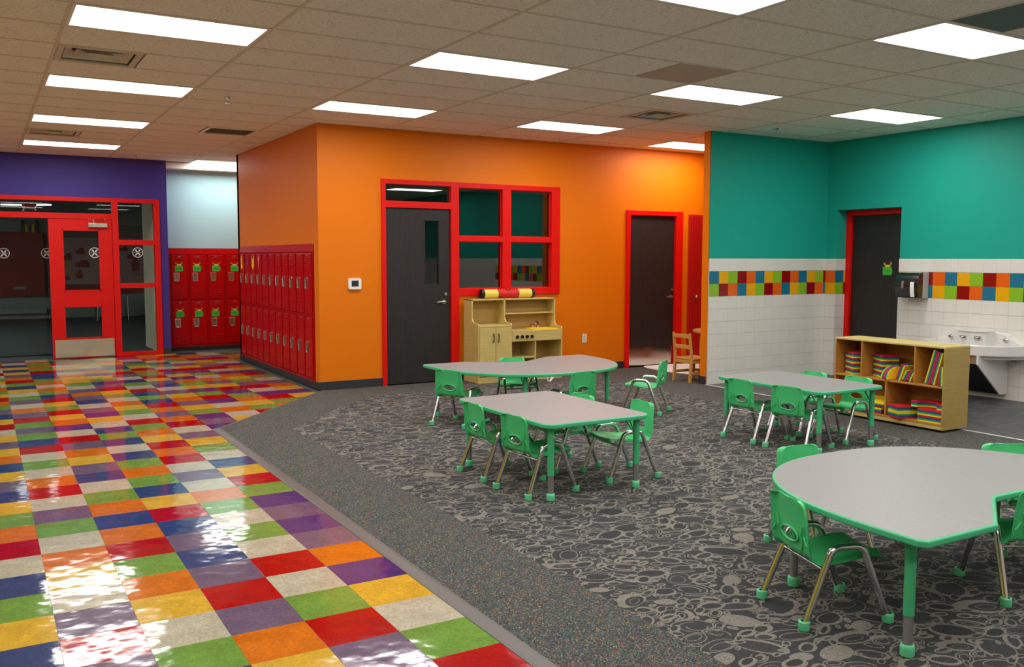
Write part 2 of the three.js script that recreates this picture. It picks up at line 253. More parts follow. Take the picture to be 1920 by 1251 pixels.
// ------------------------------------------------------------------ ceiling: lay-in tiles, tees
const ceiling = struct('ceiling', box(16.4, 0.12, 31, 3.3, 3.34, -8), M.dark, 'suspended ceiling of off-white lay-in tiles in a metal grid', 'ceiling');
const LIGHTS = [[0, 0], [0, 4], [0, 8], [0, 12], [2, -4], [2, 0], [2, 4], [2, 14.25], [4, -4], [4, 0], [4, 4], [6, 0], [6, 5], [0, -4], [0, -8], [0, -12], [2, -8], [2, -12], [4, -8], [4, -12], [6, -4], [6, -8], [-2, 0], [-2, 6], [-2, 12], [-2, -6]];
const VENTS = { '0,2': 'L', '0,10': 'L', '1,8': 'R', '4,2': 'R', '3,-1': 'R', '4,-5': 'L' };
{
  const isLight = new Set([...LIGHTS.map((l) => l.join()), '2,14', '2,15']), tileG = [0, 1, 2, 3].map((k) => boxUV(box(CW - 0.006, 0.016, CD - 0.006), k * 0.31, k * 0.17)), half = [0, 1].map((k) => boxUV(box(CW / 2 - 0.006, 0.016, CD - 0.006), k * 0.3, k * 0.2));
  const inside = (x, z) => {
    if (z > ZW || x < XW - 0.6 || x > 10.6) return false;
    if (z < ZO - 0.35 && x > XO + 0.65 && z > ZL + 0.0) return false;
    if (z < ZL && x > XA + 0.6) return false;
    if (z < ZP - 0.3 && (x < XP || x > XA + 0.6 || z < ZB - 0.3)) return false;
    return true;
  };
  let k = 0;
  for (let c = -4; c <= 8; c++) for (let n = -14; n <= 15; n++) {
    const x = CX0 + (c + 0.5) * CW, z = CZ0 - (n + 0.5) * CD, id = c + ',' + n;
    if (!inside(x, z) || isLight.has(id)) continue;
    const seen = n > -8 && c > -3;
    if (VENTS[id]) { const s = VENTS[id] === 'L' ? 1 : -1, m = mesh('ceiling_tile', half[k++ % 2], M.tileUp, ceiling); m.position.set(x + s * CW / 4, HC + 0.012, z); continue; }
    if (!seen && n < -8) { continue; }
    const m = mesh('ceiling_tile', tileG[(k * 7) % 4], M.tileUp, ceiling); m.position.set(x, HC + 0.012, z); m.rotation.y = (k++ % 2) * Math.PI;
  }
  { const z1 = CZ0 - 14 * CD, z0 = CZ0 - 14.25 * CD; mesh('ceiling_tile', boxUV(span(CX0 + 2 * CW, CX0 + 3 * CW, HC + 0.004, HC + 0.02, z0, z1 - 0.003)), M.tileUp, ceiling); }
  // plain tiles far behind the camera, joined
  const back = []; for (let c = -4; c <= 8; c++) for (let n = -14; n < -8; n++) { const x = CX0 + (c + 0.5) * CW, z = CZ0 - (n + 0.5) * CD; if (inside(x, z) && !isLight.has(c + ',' + n) && x < 10.6) back.push(tileG[0].clone().translate(x, HC + 0.012, z)); }
  if (back.length) { const m = mesh('ceiling_tile', back, M.tileUp, ceiling); m.userData.kind = 'stuff'; }
  const bars = [];
  for (let c = -3; c <= 9; c++) { const x = CX0 + c * CW, a = x > XA + 0.1 ? ZO : x > XO ? ZO : x > XP ? ZB : ZP; if (x > 10.2) continue; bars.push([x, a, ZW]); if (x > XO && x < XA) bars.push([x, ZB, ZL]); }
  for (const [x, a, b] of bars) mesh('main_runner', span(x - 0.012, x + 0.012, HC - 0.0005, HC + 0.03, a, b), M.tee, ceiling);
  for (let n = -14; n <= 15; n++) {
    const z = CZ0 - n * CD; if (z > ZW || z < ZB || n === 15) continue;
    const x1 = z > ZO ? 10 : z > ZL ? XO : XA, x0 = z < ZP ? XP : XW;
    mesh('cross_tee', span(x0, x1, HC, HC + 0.028, z - 0.0115, z + 0.0115), M.tee, ceiling);
  }
  // ceiling over the dark room behind the glazed doors and over the office
  mesh('ceiling_panel', [span(-4.2, 3.9, HC - 0.1, HC, ZR, ZP - 0.12)], M.tileUp, ceiling);
}
const lightLabels = {
  '0,0': 'white fluorescent ceiling panel nearest the top left corner above the tiled walkway', '0,4': 'second ceiling light panel down the row above the tiled walkway', '0,8': 'third ceiling light panel down the row above the tiled walkway',
  '0,12': 'farthest ceiling light panel of the walkway row, nearest the purple wall', '2,-4': 'ceiling light panel cut off by the top edge of the photo', '2,0': 'ceiling light panel above the rectangular table at the photo centre', '2,4': 'ceiling light panel just in front of the orange corner',
  '2,14.25': 'ceiling light panel in the alcove shining on the pale blue wall', '4,-4': 'large ceiling light panel at the right edge of the photo', '4,0': 'ceiling light panel beside the square air diffuser', '4,4': 'ceiling light panel over the orange wall windows',
  '6,0': 'ceiling light panel in front of the teal corner', '6,5': 'ceiling light panel over the nook, half hidden by the teal partition',
};
for (const [c, n] of LIGHTS) {
  const x = CX0 + (c + 0.5) * CW, z = CZ0 - (n + 0.5) * CD, known = lightLabels[c + ',' + n];
  const t = thing('ceiling_light', known || 'white fluorescent ceiling panel outside the photo, over the room', 'ceiling light', [x, HC - 0.002, z], 0, known ? 'recessed ceiling light panels' : 'ceiling panels outside the photo');
  const w = CW - 0.02, d = CD - 0.02, s = poly(rect(-w / 2, w / 2, -d / 2, d / 2)); s.holes.push(pathOf(rect(-w / 2 + 0.022, w / 2 - 0.022, -d / 2 + 0.022, d / 2 - 0.022)));
  mesh('frame', [onFloor(s, 0, 0.012, 0.002), span(-w / 2, w / 2, 0.03, 0.09, -d / 2, d / 2)], M.fixture, t);
  mesh('diffuser', span(-w / 2 + 0.02, w / 2 - 0.02, 0.008, 0.026, -d / 2 + 0.02, d / 2 - 0.02), M.diffuser, t);
  const L = new THREE.RectAreaLight(LAMP.color, LAMP.radiance, w - 0.05, d - 0.05); L.position.set(x, HC - 0.004, z); L.rotation.x = -Math.PI / 2; L.castShadow = true; L.name = 'ceiling_panel_light'; scene.add(L);
}

// ------------------------------------------------------------------ walls
const H = 3.1;
struct('wall_orange_front', boxUV(wallZ([[XO, 0], [3.93, 0], [3.93, 2.468], [6.44, 2.468], [6.44, 1.08], [4.93, 1.08], [4.93, 0], [7.575, 0], [7.575, 2.2], [8.575, 2.2], [8.575, 0], [10.2, 0], [10.2, H], [XO, H]], [], ZO, 0.13)), M.orange, 'bright orange wall with the dark door and red framed windows', 'wall');
struct('wall_orange_side', boxUV(wallX([[ZO - 0.13, 0], [ZO - 0.13, H], [ZL, H], [ZL, 0]], [rect(-10.07, -6.6, 0.085, 1.705)], XO, 0.13)), M.orange, 'orange side wall above and around the red lockers', 'wall');
struct('wall_orange_back', boxUV(join([span(XO, XA + 0.1, 0, H, ZL, ZL + 0.1), span(XA, XA + 0.1, 0, H, ZB - 0.05, ZL)])), M.orange, 'orange rear face of the locker block in the alcove', 'wall');
const FX0 = -0.95, FX1 = 2.232, FY1 = 2.44;    // opening for the red glazed front
struct('wall_purple', boxUV(wallZ([[XW, 0], [FX0, 0], [FX0, FY1], [FX1, FY1], [FX1, 0], [XP, 0], [XP, H], [XW, H]], [], ZP, 0.38)), M.purple, 'deep purple wall around the red glazed doors', 'wall');
struct('wall_blue', boxUV(wallZ([[XP - 0.02, 0], [XA + 0.05, 0], [XA + 0.05, H], [XP - 0.02, H]], [rect(2.405, 4.25, 0.065, 1.695)], ZB, 0.12)), M.blue, 'pale blue alcove wall above the back lockers', 'wall');
struct('wall_left', boxUV(span(XW - 0.12, XW, 0, H, ZP, ZW)), M.lime, 'lime wall closing the room on the left, outside the photo', 'wall');
struct('wall_rear', boxUV(span(XW - 0.12, XR + 0.3, 0, H, ZW, ZW + 0.12)), M.cream, 'cream wall behind the photographer', 'wall');
struct('wall_partition', boxUV(span(XT, XR + 0.1, 0, H, -4.70, -4.598)), M.orange, 'orange end and back of the partition beside the nook', 'wall');
struct('wall_nook', boxUV(span(10.1, 10.2, 0, H, ZO, -4.6)), M.orange, 'orange side wall closing the nook', 'wall');
struct('wall_teal_left', boxUV(span(XT + 0.012, XR + 0.05, 1.535, H, -4.598, ZT - 0.006)), M.teal, 'teal painted wall over white tiles on the partition', 'wall');
const RZ0 = -4.42, RZ1 = -3.466, RX = 9.70;
struct('wall_teal_right', boxUV(wallX([[-4.7, 0], [RZ0, 0], [RZ0, 2.175], [RZ1, 2.175], [RZ1, 0], [ZW, 0], [ZW, H], [-4.7, H]], [], XR + 0.008, 0.34)), M.teal, 'teal painted wall with the recessed dark bathroom door', 'wall');
// baseboards
const bb = (pts) => pts;
struct('baseboard_orange', [span(XO - 0.008, 3.918, 0, 0.1, ZO, ZO + 0.008, 0.003), span(4.94, 7.56, 0, 0.1, ZO, ZO + 0.008, 0.003), span(8.59, 10.1, 0, 0.1, ZO, ZO + 0.008, 0.003), span(XO - 0.01, XO, 0, 0.09, ZL - 0.01, ZO + 0.008, 0.003)], M.base, 'charcoal rubber cove base along the orange walls', 'baseboard');
struct('baseboard_purple', [span(XW, FX0 - 0.03, 0, 0.1, ZP, ZP + 0.008, 0.003), span(2.27, XP + 0.006, 0, 0.1, ZP, ZP + 0.008, 0.003)], M.base, 'charcoal rubber cove base along the purple wall', 'baseboard');
struct('baseboard_partition', [span(XT - 0.01, XT, 0, 0.1, -4.71, -4.59, 0.003), span(XT - 0.01, 10.1, 0, 0.1, -4.71, -4.70, 0.003)], M.base, 'dark rubber base around the partition end', 'baseboard');
struct('baseboard_blue', span(2.39, XA, 0, 0.068, ZB, ZB + 0.035, 0.003), M.blackMatte, 'black toe kick under the back lockers', 'baseboard');

// white and coloured wall tiles of the bathroom, one by one
{
  const P = 0.1543, seq1 = ['B', 'Y', 'G', 'R', 'O'], seq2 = ['G', 'R', 'O', 'B', 'Y'], cm = { B: phy(0x16708e, 0.16), Y: phy(0xe6a812, 0.16), G: phy(0x86b82c, 0.16), R: phy(0x8c060c, 0.16), O: phy(0xe4621a, 0.16) };
  const g = (w) => rbox(w, P - 0.0026, 0.007, 0, 0, 0, 0.0008, 1), full = g(P - 0.0009);
  const field = (wall, u0, count, place, turn, off, last) => {
    for (let k = 0; k < count; k++) for (let r = 0; r < 10; r++) {
      const w = k === count - 1 ? last : P, y = (r + 0.5) * P, band = r === 7 || r === 8, m = band ? cm[(r === 8 ? seq1 : seq2)[(((k + off) % 5) + 5) % 5]] : (k * 7 + r * 3) % 4 ? M.whiteTile : M.whiteTileB;
      const t = mesh('wall_tile', w === P ? full : g(w - 0.0009), m, wall); const [x, z] = place(u0 + k * P + w / 2); t.position.set(x, y, z); t.rotation.y = turn;
    }
  };
  const wl = struct('wall_tile_left', span(XT + 0.012, XR, 0, 1.5425, -4.598, ZT - 0.004), M.grout, 'white tiled wainscot with a band of coloured squares left of the bathroom door', 'tiled wall');
  field(wl, XT + 0.014, 14, (u) => [u, ZT - 0.003], 0, 0, XR - XT - 0.014 - 13 * P);
  const wr = struct('wall_tile_right', join([span(XR + 0.003, XR + 0.01, 0, 1.5425, RZ1, ZW), span(XR + 0.003, XR + 0.01, 0, 1.5425, ZT, RZ0), span(XR + 0.003, RX, 0, 1.5425, RZ0 - 0.006, RZ0 - 0.0005)]), M.grout, 'white tiled wainscot with a coloured band behind the wash fountain', 'tiled wall');
  field(wr, RZ1, 26, (u) => [XR, u], -Math.PI / 2, 1, P);
  field(wr, ZT + 0.002, 1, (u) => [XR, u], -Math.PI / 2, 4, RZ0 - ZT - 0.002);
  field(wr, XR, 2, (u) => [u, RZ0 + 0.003], 0, 0, RX - XR - P);
}

// ------------------------------------------------------------------ doors and windows
function leverSet(parent, x, y, z, dir, bolt = true) {
  const h = mesh('lever_handle', [cyl(0.026, 0.026, 0.012, 0, 0, 0, 24).rotateX(Math.PI / 2), cyl(0.011, 0.011, 0.05, 0, 0, 0).rotateX(Math.PI / 2).translate(0, 0, 0.025), tube([[0, 0, 0.05], [dir * 0.03, 0.002, 0.055], [dir * 0.07, 0.001, 0.053], [dir * 0.115, -0.004, 0.05]], 0.0085, 16, 10)], M.nickel, parent); h.position.set(x, y, z);
  if (bolt) { const b = mesh('deadbolt', [cyl(0.022, 0.02, 0.016, 0, 0, 0, 24).rotateX(Math.PI / 2), cyl(0.006, 0.006, 0.006, 0, 0.0, 0.01, 12).rotateX(Math.PI / 2)], M.nickel, parent); b.position.set(x + 0.02, y + 0.096, z + 0.006); }
}
const F0 = ZO - 0.10, F1 = ZO + 0.028;     // red hollow-metal frames stand a little proud
{ // door_1 and window_1 in the orange wall
  const d = structGroup('door_1', 'dark brown door with narrow glass lite, left of the red framed windows', 'door');
  mesh('frame', [span(3.915, 3.97, 0, 2.478, F0, F1, 0.004), span(4.835, 4.945, 0, 2.478, F0, F1, 0.004), span(3.969, 4.836, 2.42, 2.477, F0 + 0.002, F1 - 0.0015, 0.003), span(3.969, 4.836, 2.142, 2.222, F0 + 0.002, F1 - 0.0015, 0.003)], M.red, d, 'red painted metal frame');
  mesh('door_stop', [span(3.97, 3.985, 0, 2.142, ZO - 0.085, ZO - 0.045), span(4.82, 4.835, 0, 2.142, ZO - 0.085, ZO - 0.045), span(3.97, 4.835, 2.127, 2.142, ZO - 0.085, ZO - 0.045)], M.red, d);
  const z1 = ZO - 0.002, z0 = ZO - 0.045, leaf = new THREE.ExtrudeGeometry((() => { const s = poly(rect(3.974, 4.831, 0.012, 2.138)); s.holes.push(pathOf(rect(4.486, 4.676, 1.225, 2.0))); return s; })(), { depth: z1 - z0, bevelEnabled: false }).translate(0, 0, z0);
  mesh('door_leaf', boxUV(leaf), M.brown, d, 'dark brown wood grain door leaf');
  mesh('glass_lite', span(4.48, 4.682, 1.22, 2.005, z0 + 0.018, z0 + 0.022), M.glass, d);
  mesh('lite_frame', [span(4.478, 4.49, 1.217, 2.008, z0 - 0.002, z1 + 0.004), span(4.672, 4.684, 1.217, 2.008, z0 - 0.002, z1 + 0.004), span(4.478, 4.684, 1.215, 1.228, z0 - 0.002, z1 + 0.004), span(4.478, 4.684, 1.997, 2.01, z0 - 0.002, z1 + 0.004)], M.brown, d);
  mesh('transom_pane', span(3.968, 4.838, 2.22, 2.422, ZO - 0.04, ZO - 0.034), M.glassGrey, d);
  leverSet(d, 4.742, 1.0, z1 + 0.006, -1);
  const w = structGroup('window_1', 'red framed four pane window in the orange wall above the play kitchen', 'window');
  mesh('frame', [span(4.944, 6.319, 2.412, 2.477, F0 + 0.002, F1 - 0.0015, 0.003), span(4.944, 6.319, 1.071, 1.158, F0 + 0.002, F1 - 0.0015, 0.003), span(6.318, 6.45, 1.07, 2.478, F0, F1, 0.004)], M.red, w);
  mesh('mullion', span(5.572, 5.698, 1.157, 2.413, F0 + 0.004, F1 - 0.003, 0.003), M.red, w);
  mesh('transom_bar', span(4.944, 6.319, 1.747, 1.815, F0 + 0.006, F1 - 0.0045, 0.003), M.red, w);
  for (const [a, b] of [[4.945, 5.575], [5.695, 6.32]]) for (const [c, e] of [[1.155, 1.75], [1.812, 2.415]]) { const p = mesh('pane', span(a, b, c, e, ZO - 0.04, ZO - 0.034), M.glassGrey, w); mesh('glazing_bead', [span(a, a + 0.012, c, e, ZO - 0.034, ZO - 0.018), span(b - 0.012, b, c, e, ZO - 0.034, ZO - 0.018), span(a, b, c, c + 0.012, ZO - 0.034, ZO - 0.018), span(a, b, e - 0.012, e, ZO - 0.034, ZO - 0.018)], M.red, p); }
  mesh('blind_rail', [span(4.96, 5.57, 2.375, 2.408, ZO - 0.09, ZO - 0.05, 0.004), span(5.71, 6.31, 2.375, 2.408, ZO - 0.09, ZO - 0.05, 0.004)], M.fixture, w);
}
{ // door_2
  const d = structGroup('door_2', 'plain dark brown door with steel kick plate at the right end of the orange wall', 'door');
  mesh('frame', [span(7.56, 7.632, 0, 2.213, F0, F1, 0.004), span(8.46, 8.585, 0, 2.213, F0, F1, 0.004), span(7.631, 8.461, 2.146, 2.212, F0 + 0.002, F1 - 0.0015, 0.003)], M.red, d, 'red painted metal frame');
  mesh('door_leaf', boxUV(span(7.636, 8.456, 0.012, 2.142, ZO - 0.06, ZO - 0.016)), M.brown, d);
  mesh('kick_plate', span(7.645, 8.447, 0.018, 0.275, ZO - 0.016, ZO - 0.0135), M.steel, d, 'brushed steel kick plate');
  leverSet(d, 8.405, 0.994, ZO - 0.012, -1);
}
{ // door_3, bathroom, in the recess of the teal wall
  const d = structGroup('door_3', 'black bathroom door in a red frame recessed in the teal wall', 'door');
  const X = RX;
  mesh('frame', [span(X - 0.05, X + 0.09, 0, 2.175, RZ0 + 0.001, RZ0 + 0.075, 0.004), span(X - 0.05, X + 0.09, 2.105, 2.175, RZ0 + 0.07, RZ1, 0.004), span(X - 0.05, X + 0.09, 0, 2.175, RZ1 - 0.06, RZ1, 0.004)], M.red, d, 'red painted metal frame');
  mesh('door_leaf', boxUV(span(X - 0.005, X + 0.04, 0.01, 2.105, RZ0 + 0.078, RZ1 - 0.062)), M.brown, d);
}
{ // door_4, red glazed leaf, and window_2, the glazed front around it
  const d = structGroup('door_4', 'red glazed door leaf with steel kick plate and door closer in the purple wall', 'door');
  const z1 = ZP + 0.015, z0 = ZP - 0.03, s = poly(rect(0.69, 1.562, 0.012, 2.118)); s.holes.push(pathOf(rect(0.872, 1.385, 1.033, 1.955))); s.holes.push(pathOf(rect(0.862, 1.392, 0.308, 0.797)));
  mesh('door_leaf', new THREE.ExtrudeGeometry(s, { depth: z1 - z0, bevelEnabled: false }).translate(0, 0, z0), M.red, d);
  for (const [a, b, c, e] of [[0.872, 1.385, 1.033, 1.955], [0.862, 1.392, 0.308, 0.797]]) {
    const p = mesh('pane', span(a - 0.005, b + 0.005, c - 0.005, e + 0.005, ZP - 0.012, ZP - 0.006), M.glassClear, d);
    mesh('glazing_bead', [span(a - 0.006, a + 0.014, c - 0.01, e + 0.01, ZP, z1 + 0.006), span(b - 0.014, b + 0.006, c - 0.01, e + 0.01, ZP, z1 + 0.006), span(a, b, c - 0.012, c + 0.012, ZP, z1 + 0.006), span(a, b, e - 0.012, e + 0.012, ZP, z1 + 0.006)], M.red, p);
  }
  mesh('kick_plate', span(0.722, 1.545, 0.022, 0.29, z1, z1 + 0.003), M.steel, d, 'brushed steel kick plate');
  mesh('door_closer', [span(1.228, 1.5, 1.995, 2.062, z1, z1 + 0.055, 0.006), cyl(0.014, 0.014, 0.04, 1.31, 2.08, z1 + 0.03), rod([1.31, 2.1, z1 + 0.035], [1.23, 2.112, z1 + 0.10], 0.008), rod([1.23, 2.112, z1 + 0.10], [1.47, 2.118, z1 + 0.02], 0.008), cyl(0.015, 0.015, 0.012, 1.23, 2.112, z1 + 0.1), cyl(0.015, 0.015, 0.02, 1.47, 2.118, z1 + 0.02)], M.steel, d, 'brushed aluminium door closer');
  const w = structGroup('window_2', 'red framed glazed front with sidelight and transom around the red door', 'window');
  const A = ZP - 0.07, B = ZP + 0.03, f = (n, a, b, c, e) => mesh(n, span(a, b, c, e, A, B, 0.004), M.red, w);
  const g = (n, a, b, c, e) => mesh(n, span(a, b, c, e, A + 0.002, B - 0.0015, 0.003), M.red, w); g('head_rail', FX0 + 0.059, 1.569, 2.385, 2.449); g('head_rail', 1.657, 2.179, 2.385, 2.449); g('transom_bar', FX0 + 0.059, 1.569, 2.122, 2.207); f('jamb', 2.178, 2.262, 0, 2.45); f('jamb', 1.568, 1.658, 0, 2.45); f('jamb', FX0 - 0.03, FX0 + 0.06, 0, 2.45);
  g('sidelight_bar', 1.657, 2.179, 1.735, 1.81); g('sidelight_bar', 1.657, 2.179, 1.065, 1.14); g('sidelight_bar', 1.657, 2.179, 0.001, 0.062);
  const pn = (a, b, c, e, m = M.glassClear) => mesh('pane', span(a, b, c, e, ZP - 0.023, ZP - 0.017), m, w);
  pn(1.65, 2.185, 1.805, 2.39); pn(1.65, 2.185, 1.135, 1.74); pn(1.65, 2.185, 0.06, 1.07); pn(FX0, 1.572, 2.2, 2.39);
}
// frosted emblems on the glass: a ring crossed by an X-shaped figure
function emblem(x, y, z, label) {
  const ring = new THREE.Shape(); ring.absarc(0, 0, 0.079, 0, Math.PI * 2); const h = new THREE.Path(); h.absarc(0, 0, 0.069, 0, Math.PI * 2); ring.holes.push(h);
  const bar = (a, l, w) => extrude(roundRect(l, w, w * 0.45), 0.0012).rotateZ(a), t = thing('window_emblem', label, 'emblem', [x, y, z]);
  mesh('ring', [extrude(ring, 0.0012, 0, 40), bar(0, 0.15, 0.004)], M.frost, t);
  mesh('crossed_figure', [bar(0.9, 0.115, 0.02), bar(-0.9, 0.115, 0.02), extrude(new THREE.Shape().absarc(-0.026, 0.036, 0.012, 0, 7), 0.0012), extrude(new THREE.Shape().absarc(0.026, 0.036, 0.012, 0, 7), 0.0012)], M.frost, t);
}
emblem(1.312, 1.612, ZP - 0.0045, 'white ring emblem on the glass of the red door'); emblem(1.93, 1.618, ZP - 0.0155, 'white ring emblem on the middle pane of the sidelight');

// ------------------------------------------------------------------ the dim room behind the glazed front, the dark office behind the windows
struct('wall_room_far', boxUV(span(-4.2, 3.9, 0, H, ZR - 0.1, ZR)), M.grey, 'grey far wall of the dim room seen through the glazed doors', 'wall');
struct('wall_room_left', boxUV(span(-4.3, -4.2, 0, H, ZR, ZP - 0.3)), M.grey, 'grey left wall of the dim room beyond the doors', 'wall');
struct('wall_room_right', boxUV(join([span(3.8, 3.9, 0, H, ZR, -13.1), span(2.235, 3.9, 0, H, -13.1, -12.06)])), M.cream, 'pale wall stub just inside the glazed doors', 'wall');
struct('floor_room', boxUV(span(-4.2, 3.9, -0.02, 0.0005, ZR, ZP - 0.06)), M.carpetDark, 'dark blue grey carpet of the dim room beyond the doors', 'floor');
struct('wall_office', boxUV(join([span(3.3, 7.5, 0, H, -9.2, -9.1), span(7.4, 7.5, 0, H, -9.1, ZO - 0.13), span(3.6, 3.62, 0, H, -9.1, ZO - 0.13)])), M.office, 'grey walls of the unlit office behind the windows', 'wall');
{
  const t = thing('glass_screen', 'frameless glass screen standing inside the open doorway left of the red door', 'glass screen', [0, 0, 0]);
  mesh('glass_panel', span(-0.9, 0.78, 0.01, 2.1, -12.204, -12.196), M.glassClear, t);
  mesh('floor_channel', span(-0.9, 0.78, 0.001, 0.02, -12.215, -12.185), M.dark, t);
}
{ const t = thing('ceiling_light', 'dim ceiling panel of the room beyond the glazed doors, out of view', 'ceiling light', [-3.0, HC - 0.11, -15.5]); mesh('frame', span(-0.62, 0.62, 0.0, 0.012, -0.62, 0.62, 0.003), M.fixture, t); mesh('diffuser', span(-0.58, 0.58, -0.006, 0.002, -0.58, 0.58), std(0xffffff, 0.5, { emissive: LAMP.color, emissiveIntensity: 0.3 }), t);
  const L = new THREE.RectAreaLight(new THREE.Color(0.9, 1.0, 1.0), 15, 1.1, 1.1); L.position.set(-3.0, HC - 0.125, -15.5); L.rotation.x = -Math.PI / 2; L.castShadow = true; L.name = 'dim_room_light'; scene.add(L); }
emblem(0.11, 1.602, -12.194, 'white ring emblem at the left edge of the photo over the dark red panel'); emblem(0.694, 1.604, -12.194, 'white ring emblem half hidden behind the red door edge');
{
  const p = thing('stage_curtain_wall', 'large dark red folding partition at the back of the dim room', 'partition', [0, 0, 0]);
  for (let k = 0; k < 5; k++) mesh('panel', rbox(1.0, 1.6, 0.06, -3.35 + k * 1.01, 1.37, ZR + 0.1 + (k % 2) * 0.02, 0.01), M.wine, p);
  mesh('handle_plate', rbox(0.26, 0.07, 0.02, 0.62, 0.78, ZR + 0.17, 0.006), M.grey, p);
  mesh('base_rail', span(-3.85, 1.2, 0.14, 0.28, ZR + 0.02, ZR + 0.16, 0.01), M.grey, p);
  const m = thing('wall_mural', 'pink wall panel with small red and yellow toy pictures in the dim room', 'mural', [0, 0, ZR]);
  mesh('backing', rbox(2.4, 1.2, 0.04, 2.55, 1.45, 0.06, 0.01), M.pink, m);
  mesh('lower_band', rbox(2.4, 0.24, 0.05, 2.55, 0.72, 0.06, 0.01), M.wine, m);
  mesh('upper_band', rbox(2.4, 0.3, 0.04, 2.55, 2.22, 0.05, 0.01), std(0x7a6a62, 0.8), m);
  const pic = (x, y, w, h, mat, n) => mesh(n, [extrude(roundRect(w, h, Math.min(w, h) * 0.35), 0.012), extrude(roundRect(w * 0.5, h * 0.7, h * 0.2), 0.012).translate(w * 0.12, h * 0.6, 0)], mat, m).position.set(x, y, 0.082);
  pic(1.72, 1.53, 0.2, 0.13, M.wine, 'toy_ship'); pic(2.02, 1.68, 0.22, 0.11, M.wine, 'toy_boat'); pic(1.72, 1.33, 0.26, 0.07, M.tan, 'toy_wagon'); pic(2.06, 1.35, 0.34, 0.13, M.wine, 'toy_train'); pic(1.8, 1.12, 0.14, 0.12, M.tan, 'toy_duck'); pic(1.97, 1.08, 0.16, 0.16, M.wine, 'toy_bear'); pic(1.66, 1.0, 0.2, 0.07, M.wine, 'toy_car');
  pic(3.05, 1.75, 0.2, 0.08, M.wine, 'toy_plane'); pic(3.2, 1.55, 0.16, 0.1, M.wine, 'toy_ball'); pic(3.32, 1.32, 0.18, 0.28, M.wine, 'toy_robot'); pic(2.85, 1.15, 0.2, 0.06, M.wine, 'toy_fish'); pic(3.35, 1.08, 0.3, 0.07, M.tan, 'toy_truck');
  const b = thing('bench_table', 'long grey folding table with thin metal legs in the dim room', 'table', [2.9, 0, ZR + 1.5]);
  mesh('tabletop', rbox(1.6, 0.035, 0.6, 0, 0.62, 0, 0.01), M.grey, b);
  for (const x of [-0.7, 0, 0.7]) for (const z of [-0.22, 0.22]) mesh('leg', rod([x, 0.001, z], [x * 0.95, 0.61, z * 0.8], 0.016), M.chrome, b);
  // small figures standing along the top of the red partition
  const topY = 2.171, fig = (x, label) => { const t = thing('standing_figure', label, 'decoration', [x, topY, ZR + 0.11]); mesh('body', [cyl(0.05, 0.03, 0.2, 0, 0.1, 0, 10), new THREE.SphereGeometry(0.045, 10, 8).translate(0, 0.24, 0)], M.black, t); mesh('yellow_side', cyl(0.045, 0.025, 0.19, 0.075, 0.095, 0, 10), M.yellow, t); };
  fig(0.75, 'small black and yellow figure on the red partition, nearer the left photo edge'); 
  const fx = thing('standing_figure', 'small black and yellow figure on the red partition, nearer the red door', 'decoration', [1.05, topY, ZR + 0.11]); mesh('body', [cyl(0.05, 0.03, 0.22, 0, 0.11, 0, 10), new THREE.SphereGeometry(0.045, 10, 8).translate(0, 0.26, 0)], M.black, fx); mesh('yellow_side', cyl(0.045, 0.025, 0.2, -0.075, 0.1, 0, 10), M.yellow, fx);
}
{ // red and white lit fitting seen through the transom
  const t = thing('hanging_lamp', 'small red hanging fitting with two thin white tubes seen through the transom', 'lamp', [0.53, 2.40, -13.4]);
  const glow = std(0xffffff, 0.5, { emissive: 0xffffff, emissiveIntensity: 1.6 });
  mesh('left_tube', cyl(0.011, 0.011, 0.3, 0, 0, 0, 10).rotateZ(Math.PI / 2).translate(-0.26, 0.0, 0), glow, t);
  mesh('right_tube', cyl(0.011, 0.011, 0.22, 0, 0, 0, 10).rotateZ(Math.PI / 2 + 0.05).translate(0.22, 0.012, 0), glow, t);
  mesh('red_housing', [rbox(0.15, 0.055, 0.06, 0, -0.02, 0, 0.01)], M.red, t);
  mesh('white_arms', [rod([-0.11, 0, 0], [-0.08, -0.05, 0.03], 0.007), rod([0.11, 0, 0], [0.08, -0.05, 0.03], 0.007), rod([-0.09, -0.055, 0.033], [-0.035, -0.055, 0.033], 0.008), rod([-0.02, -0.055, 0.033], [0.0, -0.055, 0.033], 0.008), rod([0.015, -0.055, 0.033], [0.09, -0.055, 0.033], 0.008), rod([-0.08, -0.06, 0.03], [-0.09, -0.1, 0.03], 0.01), rod([0.08, -0.06, 0.03], [0.095, -0.085, 0.03], 0.008)], M.plastic, t);
  mesh('cord', rod([0, 0, 0], [0, 0.56, 0], 0.004, 6), M.dark, t);
  for (const x of [-0.26, 0.22]) { const L = new THREE.PointLight(0xffffff, 0.03, 0, 2); L.shadow.radius = 5; L.position.set(0.53 + x, 2.37, -13.36); L.name = 'tube_light'; L.castShadow = true; scene.add(L); }
}

